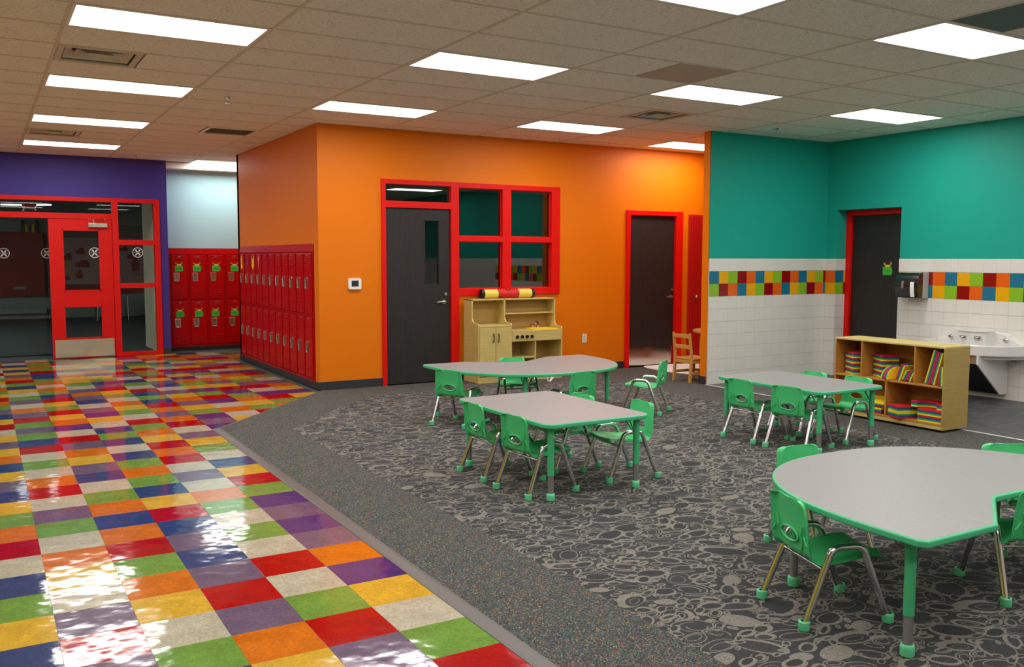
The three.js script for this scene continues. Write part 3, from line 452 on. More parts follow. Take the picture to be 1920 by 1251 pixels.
// ------------------------------------------------------------------ ceiling fittings
function diffuserVent(cx, cz, label) {
  const t = thing('air_diffuser', label, 'ceiling vent', [cx, HC, cz]), q = 0.29;
  const fr = (o, i, y0, y1) => { const s = poly(rect(-o, o, -o, o)); s.holes.push(pathOf(rect(-i, i, -i, i))); return onFloor(s, y0, y1 - y0, 0.001); };
  mesh('frame', fr(q, 0.245, -0.002, 0.012), M.vent, t);
  for (const [o, i, y] of [[0.235, 0.17, 0.0], [0.165, 0.11, -0.008], [0.1, 0.06, -0.014]]) {   // sloping louvre rings
    const g = new THREE.CylinderGeometry(i * Math.SQRT2, o * Math.SQRT2, 0.05, 4, 1, true).rotateY(Math.PI / 4).translate(0, y + 0.04, 0); mesh('louvre', [g, g.clone().scale(0.985, 1, 0.985)], M.vent, t);
  }
  mesh('centre_plate', rbox(0.12, 0.006, 0.12, 0, 0.022, 0, 0.002), M.vent, t);
  mesh('duct_box', [span(-q, q, 0.10, 0.11, -q, q), span(-q, -q + 0.01, 0.012, 0.13, -q, q), span(q - 0.01, q, 0.012, 0.13, -q, q), span(-q, q, 0.012, 0.13, -q, -q + 0.01), span(-q, q, 0.012, 0.13, q - 0.01, q)], std(0x8c8678, 0.7), t);
}
const vc = (c, n, s) => [CX0 + (c + (s === 'L' ? 0.25 : 0.75)) * CW, CZ0 - (n + 0.5) * CD];
diffuserVent(...vc(0, 2, 'L'), 'square louvred air diffuser between the first two walkway lights'); diffuserVent(...vc(0, 10, 'L'), 'far square air diffuser before the last walkway light'); diffuserVent(...vc(4, 2, 'R'), 'square air diffuser in front of the orange wall, orange lit inside');
{
  const [x, z] = vc(1, 8, 'R'), t = thing('return_grille', 'open return air frame with dark grille near the orange corner', 'ceiling vent', [x, HC, z]), q = 0.292, s = poly(rect(-q, q, -q, q)); s.holes.push(pathOf(rect(-q + 0.03, q - 0.03, -q + 0.03, q - 0.03)));
  mesh('frame', onFloor(s, -0.006, 0.014, 0.001), M.fixture, t);
  for (let k = 0; k < 22; k++) mesh('blade', box(0.53, 0.022, 0.003).rotateX(0.6).translate(0, 0.02, -0.25 + k * 0.0238), std(0x6a5f50, 0.6), t);
  mesh('duct_box', span(-q, q, 0.04, 0.05, -q, q), M.dark, t);
  for (const [c, n, sd, label] of [[3, -1, 'R', 'plain smooth grey access panel in the ceiling beside a light'], [4, -5, 'L', 'dark ceiling return panel at the right photo edge above the large light']]) {
    const [px, pz] = vc(c, n, sd), p = thing('access_panel', label, 'ceiling panel', [px, HC, pz]); mesh('panel', rbox(0.585, 0.012, 0.585, 0, 0.01, 0, 0.002), n === -5 ? M.base : std(0xb3aa9a, 0.6), p); mesh('edge', span(-0.29, 0.29, 0.016, 0.024, -0.29, 0.29), M.tee, p);
  }
}
function sprinkler(x, z, label) {
  const t = thing('sprinkler_head', label, 'sprinkler', [x, HC, z]);
  mesh('escutcheon', cyl(0.034, 0.02, 0.012, 0, -0.005, 0, 20).rotateX(Math.PI).translate(0, -0.01, 0), M.chrome, t); mesh('frame_arms', [tube([[-0.012, -0.01, 0], [-0.017, -0.03, 0], [-0.004, -0.048, 0]], 0.0035, 8, 6), tube([[0.012, -0.01, 0], [0.017, -0.03, 0], [0.004, -0.048, 0]], 0.0035, 8, 6), cyl(0.004, 0.004, 0.03, 0, -0.03, 0, 8)], M.chrome, t); mesh('deflector', cyl(0.02, 0.02, 0.003, 0, -0.052, 0, 16), M.chrome, t);
}
sprinkler(1.89, -5.3, 'sprinkler head in the ceiling between walkway lights and centre lights'); sprinkler(1.89, -11.0, 'small sprinkler head close to the purple wall'); sprinkler(7.92, -4.05, 'sprinkler head in the ceiling before the teal partition');

// ------------------------------------------------------------------ lockers
const dw = 0.268, dh = 0.715, lg = {};
{
  lg.panel = rbox(dw, dh, 0.02, 0, 0, 0, 0.005);
  const louv = (y0) => { const a = []; for (let r = 0; r < 4; r++) for (const s of [-1, 1]) a.push(rbox(0.068, 0.010, 0.009, s * 0.047, y0 - r * 0.028, 0.011, 0.003, 1)); return join(a); };
  lg.vent = [louv(0.30), louv(-0.22)];
  const cupS = (w0, w1, h) => { const s = new THREE.Shape(), r = 0.014; s.moveTo(-w1 / 2 + r, -h / 2); s.lineTo(w1 / 2 - r, -h / 2); s.quadraticCurveTo(w1 / 2, -h / 2, w1 / 2 + 0.001, -h / 2 + r); s.lineTo(w0 / 2, h / 2 - r); s.quadraticCurveTo(w0 / 2, h / 2, w0 / 2 - r, h / 2); s.lineTo(-w0 / 2 + r, h / 2); s.quadraticCurveTo(-w0 / 2, h / 2, -w0 / 2, h / 2 - r); s.lineTo(-w1 / 2 - 0.001, -h / 2 + r); s.quadraticCurveTo(-w1 / 2, -h / 2, -w1 / 2 + r, -h / 2); return s; };
  const o = cupS(0.106, 0.084, 0.142), i = cupS(0.086, 0.064, 0.12); o.holes.push(new THREE.Path(i.getPoints(6)));
  lg.frame = extrude(o, 0.010, 0.002, 6).translate(0, 0, 0.009);
  lg.cup = join([extrude(cupS(0.088, 0.066, 0.122), 0.002).translate(0, 0, 0.0098), rbox(0.02, 0.05, 0.008, 0.005, -0.01, 0.014, 0.002)]);
  lg.latch = join([cyl(0.009, 0.009, 0.004, 0, 0.033, 0.0135, 12).rotateX(0).rotateX(0), rbox(0.016, 0.022, 0.006, 0, 0.034, 0.014, 0.003)]);
  lg.plate = extrude(roundRect(0.05, 0.02, 0.009), 0.003).translate(0, 0, 0.0098);
}
function lockerBank(t, n, pitch, depth) {          // local: x along the bank, face at z = 0
  mesh('cabinet', [span(0, n * pitch + 0.05, 0.085, 1.70, -depth, -0.011), span(0, n * pitch + 0.05, 0.085, 0.105, -0.02, -0.001)], M.locker, t);
  mesh('sloped_top', extrude(poly([[-0.02, 1.61], [0.004, 1.61], [0.004, 1.618], [-0.012, 1.705], [-0.02, 1.705]]), n * pitch + 0.05).rotateY(-Math.PI / 2).translate(n * pitch + 0.05, 0, 0), M.locker, t);
  for (let k = 0; k <= n; k++) mesh('frame_upright', span(0.025 + k * pitch - 0.011, 0.025 + k * pitch + 0.011, 0.1, 1.61, -0.02, -0.004), M.locker, t);
  mesh('middle_rail', span(0.0, n * pitch + 0.05, 0.853, 0.872, -0.02, -0.003), M.locker, t);
  for (let k = 0; k < n; k++) for (const y of [0.478, 1.236]) {
    const d = mesh('door', lg.panel, M.locker, t); d.position.set(0.025 + (k + 0.5) * pitch, y, 0.0); d.scale.x = (pitch - 0.044) / dw;
    for (const g of lg.vent) mesh('louvre', g, M.locker, d);
    mesh('handle_frame', lg.frame, M.nickel, d).position.set(-0.05, 0, 0); mesh('handle_recess', lg.cup, M.darkCup, d).position.set(-0.05, 0, 0); mesh('latch', lg.latch, M.redDark, d).position.set(-0.05, 0, 0);
    mesh('number_plate', lg.plate, M.darkCup, d).position.set(0, dh / 2 - 0.022, 0);
  }
}
const bankSide = thing('locker_bank', 'long red two-tier locker bank set in the orange side wall', 'lockers', [XO - 0.012, 0, -10.06], -Math.PI / 2);
lockerBank(bankSide, 11, 0.3095, 0.30);
const bankBack = thing('locker_bank', 'short red two-tier locker bank below the pale blue wall', 'lockers', [2.437, 0, ZB + 0.02]);
lockerBank(bankBack, 6, 0.2925, 0.13);
bankBack.position.y = -0.015;

// paper cut-outs: a tan cub holding a green card
function cutout(p, turn, label, flip = 1, s = 1, redSide = 1) {
  const t = thing('paper_cutout', label, 'paper tag', p, turn, 'green card tags');
  const card = poly([[-0.062, -0.075], [0.055, -0.07], [0.066, -0.04], [0.062, 0.0], [0.05, 0.028], [-0.066, 0.026]]);
  mesh('green_card', extrude(card, 0.003), M.cardGreen, t); mesh('card_line', [box(0.08, 0.006, 0.001, 0, -0.02, 0.0035), box(0.06, 0.005, 0.001, 0.005, -0.035, 0.0035)], std(0x2b8a30, 0.7), t);
  mesh('cub', [extrude(new THREE.Shape().absarc(0, 0.072, 0.028, 0, 7), 0.004), extrude(new THREE.Shape().absarc(-0.028, 0.092, 0.012, 0, 7), 0.003), extrude(new THREE.Shape().absarc(0.028, 0.094, 0.012, 0, 7), 0.003), extrude(roundRect(0.02, 0.045, 0.008), 0.003).rotateZ(0.6).translate(-0.04, 0.055, 0), extrude(roundRect(0.02, 0.05, 0.008), 0.003).rotateZ(-0.5).translate(0.043, 0.058, 0)], M.tan, t, 'tan cub shape');
  mesh('shirt', extrude(roundRect(0.06, 0.026, 0.008), 0.0035).translate(0, 0.038, 0), M.paperYellow, t); mesh('red_apple', extrude(new THREE.Shape().absarc(0.056 * redSide, -0.066, 0.019, 0, 7), 0.004), M.paperRed, t);
  t.scale.setScalar(s); return t;
}
{
  const z = ZB + 0.0315, up = ['first', 'second', 'third', 'fourth'];
  [2.60, 2.885, 3.195, 3.497].forEach((x, i) => cutout([x, 1.385, z], 0, `green card tag on the upper back locker door, ${up[i]} from the purple wall`, 1, 1, i % 2 ? -1 : 1));
  [2.60, 2.90, 3.17, 3.485].forEach((x, i) => cutout([x, 0.632, z], 0, `green card tag on the lower back locker door, ${up[i]} from the purple wall`, 1, 1, i === 1 ? 1 : i === 3 ? -1 : 1));
  const c = cutout([RX - 0.0055, 1.415, -3.80], -Math.PI / 2, 'green card tag with a tan cub on the black bathroom door', 1, 1.05, -1); c.rotation.z = 0;
  const P = (name, label, shape, mat, zz) => { const t = thing(name, label, 'paper tag', [XO - 0.0235, 1.47, zz], -Math.PI / 2, 'paper shapes on the side lockers'); mesh('paper_shape', extrude(shape, 0.002), mat, t); };
  P('paper_pencil', 'yellow pencil-shaped paper on the locker farthest from the orange corner', poly([[-0.045, -0.09], [0.045, -0.09], [0.045, 0.06], [0.02, 0.1], [-0.02, 0.1], [-0.045, 0.06]]), M.paperYellow, -9.88);
  P('paper_heart', 'purple heart-shaped paper on the second locker from the far end', poly([[0, -0.1], [0.05, 0.03], [0.05, 0.075], [0.02, 0.085], [0, 0.06], [-0.02, 0.085], [-0.05, 0.075], [-0.05, 0.03]]), M.paperViolet, -9.56);
  P('paper_tulip', 'yellow notched paper on the third locker from the far end', poly([[0, -0.1], [0.06, -0.04], [0.06, 0.1], [0, 0.045], [-0.06, 0.1], [-0.06, -0.04]]), M.paperYellow, -9.25);
  P('paper_flower', 'small pink paper shape on the fourth locker from the far end', poly([[0, -0.08], [0.012, 0.0], [0.035, 0.07], [0.02, 0.09], [0, 0.05], [-0.02, 0.09], [-0.035, 0.07], [-0.012, 0.0]]), M.paperPink, -8.94);
}

// ------------------------------------------------------------------ small wall things
{
  const t = thing('thermostat', 'white thermostat with a dark screen on the orange wall', 'thermostat', [3.572, 1.236, ZO]);
  mesh('case', extrude(roundRect(0.16, 0.132, 0.022), 0.03, 0.005), M.plastic, t); mesh('screen', extrude(roundRect(0.086, 0.07, 0.003), 0.002).translate(0, 0.004, 0.0295), M.thermoScreen, t);
  const o = thing('wall_outlet', 'ivory double power outlet low on the orange wall', 'outlet', [6.875, 0.45, ZO]);
  mesh('cover_plate', extrude(roundRect(0.076, 0.122, 0.008), 0.007, 0.002), M.ivory, o); for (const y of [-0.026, 0.026]) { const s = mesh('socket', extrude(roundRect(0.036, 0.032, 0.012), 0.003).translate(0, y, 0.0065), M.ivory, o); mesh('slots', [box(0.003, 0.011, 0.002, -0.007, y + 0.003, 0.0095), box(0.003, 0.011, 0.002, 0.007, y + 0.003, 0.0095)], M.dark, s); }
  // red panel in the nook with keys in its lock
  const r = thing('red_cabinet_door', 'tall red steel cabinet against the orange wall behind the partition', 'cabinet', [8.70, 0, ZO]);
  mesh('body', span(0, 0.95, 0.03, 2.18, 0.005, 0.05, 0.006), M.redDark, r); mesh('door_panel', span(0.02, 0.93, 0.05, 2.16, 0.05, 0.066, 0.005), M.redDark, r); mesh('lock', cyl(0.012, 0.012, 0.016, 0, 0, 0).rotateX(Math.PI / 2).translate(0.085, 1.03, 0.07), M.red, r); mesh('plinth', span(0.02, 0.93, 0.001, 0.035, 0.008, 0.05), M.base, r);
  const k = thing('key_ring', 'bunch of keys hanging in the lock of the red cabinet', 'keys', [8.785, 1.022, ZO + 0.082]);
  mesh('ring', new THREE.TorusGeometry(0.018, 0.0022, 8, 24).translate(0, -0.012, 0.002), M.nickel, k); const key = (a) => join([extrude(new THREE.Shape().absarc(0, -0.035, 0.013, 0, 7), 0.002), box(0.008, 0.045, 0.002, 0, -0.068, 0.001), box(0.012, 0.006, 0.002, 0.004, -0.085, 0.001)]).rotateZ(a); for (const [a, z] of [[0.5, 0], [-0.1, 0.004], [-0.55, 0.008]]) mesh('key', key(a).translate(0, 0, z), M.nickel, k); mesh('white_tag', rbox(0.03, 0.034, 0.004, 0.018, -0.03, 0.012, 0.003), M.plastic, k); mesh('red_tag', rbox(0.02, 0.026, 0.004, -0.012, 0.006, 0.004, 0.003), M.red, k);
}
{ // paper towel dispenser
  const t = thing('towel_dispenser', 'black and grey paper towel dispenser on the tiles beside the bathroom door', 'dispenser', [XR - 0.006, 1.232, -3.205], -Math.PI / 2), w = 0.31, h = 0.305;
  mesh('back_box', rbox(w, h, 0.11, 0, 0, 0.055, 0.008), std(0xa9adb0, 0.5), t);
  const s = new THREE.Shape(); s.moveTo(0.11, -h / 2); s.lineTo(0.185, -h / 2 + 0.004); s.quadraticCurveTo(0.235, 0, 0.175, h / 2 - 0.004); s.lineTo(0.11, h / 2); s.closePath();
  mesh('cover', extrude(s, w, 0.004, 16).rotateY(-Math.PI / 2).translate(w / 2, 0, 0), M.smoke, t, 'glossy smoked cover');
  const wn = new THREE.Shape(); wn.moveTo(0.16, -0.14); wn.lineTo(0.192, -0.138); wn.quadraticCurveTo(0.214, -0.05, 0.207, 0.04); wn.lineTo(0.16, 0.04); wn.closePath();
  mesh('paper_window', extrude(wn, 0.05).rotateY(-Math.PI / 2).translate(0.105, 0, 0.003), M.paper, t); mesh('lock_badge', extrude(roundRect(0.028, 0.09, 0.013), 0.008, 0.002).translate(-0.045, 0.005, 0.208), M.nickel, t);
}
{ // wash fountain
  const t = thing('wash_fountain', 'white half-round wash fountain with chrome push buttons on the tiled wall', 'wash basin', [XR - 0.004, 0, -2.33], -Math.PI / 2), R = 0.59;   // local x along the wall (towards +z world), z out of the wall
  const D = (r) => { const p = []; for (let k = 0; k <= 32; k++) { const a = Math.PI * k / 32, e = 0.82; const c = Math.cos(a), q = Math.sin(a); p.push([Math.sign(c) * Math.abs(c) ** e * r, Math.abs(q) ** e * r * 1.0]); } return p; };
  const outer = poly(D(R)), inner = D(R - 0.075).map(([x, y]) => [x * 0.98, Math.max(0.14, y)]); outer.holes.push(pathOf(inner));
  mesh('rim', onFloor(outer, 0.51, 0.115, 0.012), M.porcelain, t);
  mesh('bowl', [onFloor(poly(D(R - 0.06)), 0.47, 0.05, 0.01), onFloor((() => { const s = poly(D(R - 0.05)); s.holes.push(pathOf(D(R - 0.085).map(([x, y]) => [x, Math.max(0.13, y)]))); return s; })(), 0.5, 0.06)], M.porcelain, t);
  const bs = new THREE.Shape(); bs.moveTo(-R, 0.6); bs.quadraticCurveTo(-0.42, 0.64, -0.33, 0.70); bs.quadraticCurveTo(-0.24, 0.745, -0.18, 0.75); bs.quadraticCurveTo(0, 0.765, 0.18, 0.75); bs.quadraticCurveTo(0.26, 0.745, 0.35, 0.70); bs.quadraticCurveTo(0.44, 0.64, R, 0.6); bs.closePath();
  mesh('backsplash', extrude(bs, 0.12, 0.01), M.porcelain, t);
  const blk = poly([[-0.2, 0.1], [0.2, 0.1], [0.16, 0.25], [0, 0.275], [-0.16, 0.25]]); mesh('spout_block', onFloor(blk, 0.58, 0.165, 0.008), M.porcelain, t); mesh('spout_ledge', onFloor(poly([[-0.21, 0.02], [0.21, 0.02], [0.17, 0.262], [0, 0.288], [-0.17, 0.262]]), 0.742, 0.016, 0.005), M.porcelain, t);
  for (const x of [-0.085, 0.085]) { const n = mesh('spout', [rbox(0.075, 0.035, 0.03, x, 0.685, 0.27, 0.006), rbox(0.03, 0.02, 0.03, x, 0.678, 0.29, 0.006)], M.chrome, t); mesh('nozzle', rbox(0.05, 0.014, 0.008, x, 0.676, 0.287, 0.003), M.dark, n); }
  for (const x of [-0.32, 0.32]) mesh('push_button', [cyl(0.022, 0.022, 0.02, 0, 0, 0).rotateX(Math.PI / 2).translate(x, 0.665, 0.128), cyl(0.013, 0.016, 0.03, 0, 0, 0).rotateX(Math.PI / 2).translate(x, 0.665, 0.15)], M.chrome, t);
  mesh('soap_knob', new THREE.SphereGeometry(0.014, 12, 8).translate(0.24, 0.762, 0.05), M.chrome, t);
  const side = poly([[0.004, 0.06], [0.13, 0.066], [0.56, 0.42], [0.56, 0.515], [0.004, 0.515]]);
  for (const x of [-0.27, 0.27]) mesh('pedestal_side', extrude(side, 0.022, 0.004).rotateY(-Math.PI / 2).translate(x + 0.011, 0, 0), M.porcelain, t);
  mesh('access_panel', extrude(poly([[0.1, 0.066], [0.118, 0.066], [0.535, 0.415], [0.535, 0.44], [0.51, 0.44]]), 0.516).rotateY(-Math.PI / 2).translate(0.258, 0, 0), M.blackMatte, t, 'black sloping access panel'); mesh('front_panel', span(-0.258, 0.258, 0.42, 0.512, 0.52, 0.538, 0.003), std(0x9a7358, 0.6), t); mesh('pipe_stub', rbox(0.04, 0.05, 0.05, 0.36, 0.455, 0.04, 0.006), M.dullTube, t);
}

// ------------------------------------------------------------------ tables
function tableLeg(t, x, z, split, h, brace) {
  const l = mesh('leg', cyl(0.0215, 0.0215, h - split - 0.02, x, (h - 0.02 + split) / 2, z, 24), M.greenLeg, t);
  mesh('lower_leg', cyl(0.0185, 0.0185, split - 0.02, x, split / 2 + 0.012, z, 24), M.dullTube, l); mesh('foot_cap', new THREE.LatheGeometry([[0, 0.002], [0.023, 0.002], [0.0268, 0.006], [0.0278, 0.034], [0.0262, 0.048], [0.0185, 0.05]].map(([a, b]) => new THREE.Vector2(a, b)), 24).translate(x, 0, z), M.greenCap, l);
  mesh('brace', brace.map(([dx, dz]) => rod([x + dx * 0.018, h - 0.135, z + dz * 0.018], [x + dx * 0.1, h - 0.025, z + dz * 0.1], 0.004)), M.dullTube, l);
}
function tableTop(t, shape, inset, h) {
  mesh('edge_band', onFloor(shape, h - 0.03, 0.0292, 0.008), M.greenEdge, t, 'green rubber edge'); mesh('laminate_top', boxUV(onFloor(inset, h - 0.004, 0.004, 0.0008)), M.laminate, t, 'pale grey laminate top');
}
const HT = 0.505;
function rectTable(label, x0, x1, z0, z1) {
  const w = x1 - x0, d = z1 - z0, t = thing('activity_table', label, 'table', [(x0 + x1) / 2, 0.002, (z0 + z1) / 2]);
  tableTop(t, roundRect(w, d, 0.09), roundRect(w - 0.02, d - 0.02, 0.082), HT);
  for (const sx of [-1, 1]) for (const sz of [-1, 1]) tableLeg(t, sx * (w / 2 - 0.075), sz * (d / 2 - 0.075), 0.165, HT, [[-sx, 0], [0, -sz]]);
}
rectTable('rectangular green-edged table in the middle of the patterned carpet', 2.775, 3.606, -2.246, -0.99);
rectTable('rectangular green-edged table in front of the bookshelf', 5.365, 6.137, -2.273, -1.096);
function horseShape(off, depth) {
  const pts = [], a = 0.945 - off, b = depth - 0.12 - off, p = 2.4, v0 = 0.12;
  pts.push([-a + 0.02, off], [-a, off + 0.03], [-a, v0]);
  for (let k = 1; k < 48; k++) { const th = Math.PI * (1 - k / 48), c = Math.cos(th), s = Math.sin(th); pts.push([Math.sign(c) * Math.abs(c) ** (2 / p) * a, v0 + Math.abs(s) ** (2 / p) * b]); }
  pts.push([a, v0], [a, off + 0.03], [a - 0.02, off], [0.49 + off * 0.7, off], [0.475 + off, off + 0.012]);
  for (let k = 1; k < 32; k++) { const q = k / 32, u = 0.475 - 0.95 * q, e = Math.min(1, (1 - Math.abs(u / 0.475)) * 1.27); pts.push([u * (1 + off * 1.6), off * 1.35 + 0.012 + 0.238 * e]); }
  pts.push([-0.475 - off, off + 0.012], [-0.49 - off * 0.7, off]);
  return poly(pts);
}
function horseshoe(label, x, z, turn) {
  const t = thing('horseshoe_table', label, 'table', [x, 0.002, z], turn);
  tableTop(t, horseShape(0, 1.24), horseShape(0.011, 1.24), HT);
  for (const [lx, lz, br] of [[-0.84, 0.13, [[1, 0], [0, 1]]], [0.84, 0.13, [[-1, 0], [0, 1]]], [-0.4, 1.05, [[1, 0], [0, -1]]], [0.64, 0.88, [[-1, 0], [0, -1]]]]) tableLeg(t, lx, lz, 0.165, HT, br);
}
horseshoe('horseshoe-shaped green-edged table in front of the play kitchen', 4.405, -4.32, 0);
horseshoe('large horseshoe-shaped green-edged table cut off at the lower right', 3.665, 1.645, Math.PI);

// ------------------------------------------------------------------ green stacking chairs
function chairShell() {
  // profile: [z, y, half width] from the front lip over the seat and up the back
  const P = [[0.182, 0.277, 0.143], [0.179, 0.286, 0.146], [0.166, 0.293, 0.150], [0.11, 0.293, 0.152], [0.04, 0.284, 0.153], [-0.04, 0.274, 0.154], [-0.108, 0.271, 0.156], [-0.148, 0.288, 0.156], [-0.162, 0.328, 0.155], [-0.167, 0.38, 0.152], [-0.173, 0.44, 0.148], [-0.181, 0.492, 0.142], [-0.186, 0.522, 0.137]];
  const crv = new THREE.CatmullRomCurve3(P.map(([z, y, w]) => V(w, y, z)), false, 'catmullrom', 0.5), NU = 22, NV = 54, top = [], pos = [], idx = [], th = 0.0045;
  for (let j = 0; j <= NV; j++) {
    const q = j / NV, c = crv.getPoint(q), tg = crv.getTangent(q); let w = c.x; const n = V(0, tg.z, -tg.y).normalize();   // normal in the y-z plane
    if (n.y < 0 && q < 0.5) n.negate(); 
    for (let i = 0; i <= NU; i++) {
      const u = i / NU * 2 - 1; let ww = w; const s = (1 - q) * 14, s0 = q * 20; if (s < 1) ww = w - 0.042 * (1 - Math.sqrt(Math.max(0, 1 - (1 - s) ** 2))); if (s0 < 1) ww = w - 0.03 * (1 - Math.sqrt(Math.max(0, 1 - (1 - s0) ** 2)));
      const au = Math.abs(u), back = THREE.MathUtils.smoothstep(q, 0.48, 0.68), roll = Math.max(0, (au - 0.80) / 0.20) ** 1.8, p = V(u * ww, c.y, c.z);
      p.z += back * (0.022 * au * au - 0.030 * roll); p.y += (1 - back) * (0.012 * au * au - 0.024 * roll);
      pos.push(p);
    }
  }
  // thickness: offset along grid normals
  const id = (j, i) => j * (NU + 1) + i, nor = pos.map((p, k) => { const j = Math.floor(k / (NU + 1)), i = k % (NU + 1), a = pos[id(j, Math.min(NU, i + 1))].clone().sub(pos[id(j, Math.max(0, i - 1))]), b = pos[id(Math.min(NV, j + 1), i)].clone().sub(pos[id(Math.max(0, j - 1), i)]); return a.cross(b).normalize(); });
  const N = pos.length, arr = []; for (const p of pos) arr.push(p.x, p.y, p.z); pos.forEach((p, k) => { const o = p.clone().addScaledVector(nor[k], -th); arr.push(o.x, o.y, o.z); });
  for (let j = 0; j < NV; j++) for (let i = 0; i < NU; i++) { const a = id(j, i), b = id(j, i + 1), c = id(j + 1, i + 1), d = id(j + 1, i); idx.push(a, b, c, a, c, d, a + N, c + N, b + N, a + N, d + N, c + N); }
  const side = (a, b) => idx.push(a, a + N, b, b, a + N, b + N);
  for (let i = 0; i < NU; i++) { side(id(0, i), id(0, i + 1)); side(id(NV, i + 1), id(NV, i)); }
  for (let j = 0; j < NV; j++) { side(id(j + 1, 0), id(j, 0)); side(id(j, NU), id(j + 1, NU)); }
  const g = new THREE.BufferGeometry(); g.setAttribute('position', new THREE.Float32BufferAttribute(arr, 3)); g.setIndex(idx); g.computeVertexNormals(); g.setAttribute('uv', new THREE.Float32BufferAttribute(new Float32Array(arr.length / 3 * 2), 2));
  const cut = new THREE.CylinderGeometry(1, 1, 0.2, 40).rotateX(Math.PI / 2).scale(0.066, 0.027, 1).translate(0, 0.358, -0.165);
  const ev = new Evaluator(); ev.useGroups = false; const A = new Brush(g), B = new Brush(cut); A.updateMatrixWorld(); B.updateMatrixWorld();
  return toCreasedNormals(ev.evaluate(A, B, SUBTRACTION).geometry, 0.9);
}
const shellG = chairShell();
const backZ = (y) => -0.1715 - (y - 0.358) * 0.10;
const ribG = (() => {
  const ring = []; for (let k = 0; k < 28; k++) { const a = k / 28 * Math.PI * 2, y = 0.358 + 0.030 * Math.sin(a); ring.push([0.069 * Math.cos(a), y, backZ(y) + 0.0005]); }
  const L = [tube(ring, 0.0052, 56, 8, true)];
  for (const s of [-1, 1]) {
    L.push(rod([s * 0.092, 0.372, -0.172], [s * 0.106, 0.415, -0.173], 0.004, 8)); L.push(rod([s * 0.140, 0.338, -0.170], [s * 0.112, 0.372, -0.169], 0.004, 8));
    L.push(tube([[s * 0.092, 0.374, -0.169], [s * 0.093, 0.34, -0.166], [s * 0.084, 0.312, -0.160], [s * 0.06, 0.291, -0.151], [s * 0.0, 0.281, -0.145]], 0.0034, 20, 8));
  }
  return join(L);
})();
const capProfile = [[0, 0.0005], [0.020, 0.0005], [0.0238, 0.004], [0.0245, 0.034], [0.0235, 0.040], [0.015, 0.041]].map(([a, b]) => new THREE.Vector2(a, b));
const capG = new THREE.LatheGeometry(capProfile, 20);
const frameG = (s) => bentTube([[s * 0.180, 0.012, -0.195], [s * 0.166, 0.337, -0.068], [s * 0.166, 0.337, 0.072], [s * 0.180, 0.012, 0.195]], 0.040, 0.0152, 14);
const frameL = frameG(-1), frameR = frameG(1);
const barG = [-1, 1].map((s) => rod([-0.168, 0.243, s * 0.103], [0.168, 0.243, s * 0.103], 0.007, 10));
const bracketG = join([rbox(0.026, 0.016, 0.02, -0.11, 0.256, -0.1, 0.003), rbox(0.026, 0.016, 0.02, 0.11, 0.256, -0.1, 0.003), rbox(0.026, 0.03, 0.02, -0.11, 0.263, 0.1, 0.003), rbox(0.026, 0.03, 0.02, 0.11, 0.263, 0.1, 0.003)]);
let chair0 = null;
function placeChair(label, x, z, fx, fz) {
  const turn = Math.atan2(fx, fz), group = 'green stacking chairs around the tables';
  if (chair0) return copy(chair0, [x, 0.0015, z], turn, label, group);
  const t = chair0 = thing('stacking_chair', label, 'chair', [x, 0.0015, z], turn, group);
  mesh('seat_shell', shellG, M.greenSeat, t, 'green plastic shell with an oval hole'); mesh('back_rib', ribG, M.greenSeat, t);
  mesh('side_frame', frameL, M.chrome, t, 'bent chrome tube frame'); mesh('side_frame', frameR, M.chrome, t, 'bent chrome tube frame'); for (const b of barG) mesh('crossbar', b, M.chrome, t); mesh('seat_bracket', bracketG, M.chrome, t);
  for (const sx of [-1, 1]) for (const sz of [-1, 1]) mesh('foot_cap', capG, M.greenCap, t, 'pale green rubber foot').position.set(sx * 0.180, 0, sz * 0.196);
  return t;
}
placeChair('green chair at the far left side of the middle rectangular table', 2.915, -1.885, 1, 0);
placeChair('green chair nearest the camera at the middle rectangular table', 2.918, -1.35, 0.996, -0.088);
placeChair('green chair facing left at the right side of the middle table', 3.66, -1.41, -0.995, -0.09);
placeChair('green chair pushed in at the far right of the middle table, only its top showing', 3.47, -1.86, -1, 0.05);
placeChair('green chair at the left end of the horseshoe table before the play kitchen', 3.59, -3.76, 0.877, -0.48);
placeChair('green chair facing the camera in the notch of the far horseshoe table', 4.42, -4.1, -0.2, 0.98);
placeChair('green chair with its back to the camera at the far horseshoe table', 4.42, -3.15, -0.06, -1);
placeChair('green chair standing free right of the far horseshoe table', 5.51, -3.42, -0.58, -0.81);
placeChair('green chair at the far left of the table before the bookshelf', 5.48, -1.89, 1, 0.02);
placeChair('green chair at the near left of the table before the bookshelf', 5.50, -1.43, 0.987, -0.16);
placeChair('green chair at the far right of the table before the bookshelf, only its top showing', 6.07, -1.94, -1, 0);
placeChair('green chair facing left between its table and the bookshelf', 6.12, -1.5, -1, 0.03);
placeChair('large green chair at the left of the near horseshoe table', 2.916, 1.03, 0.95, 0.31);
placeChair('green chair behind the near horseshoe table, back edge showing left', 3.58, 0.44, -0.12, 0.99);
placeChair('green chair behind the near horseshoe table at the right photo edge', 4.54, 0.96, -0.58, 0.82);
placeChair('green chair in the notch of the near horseshoe table at the right photo edge', 3.905, 1.328, 0.48, -0.87);

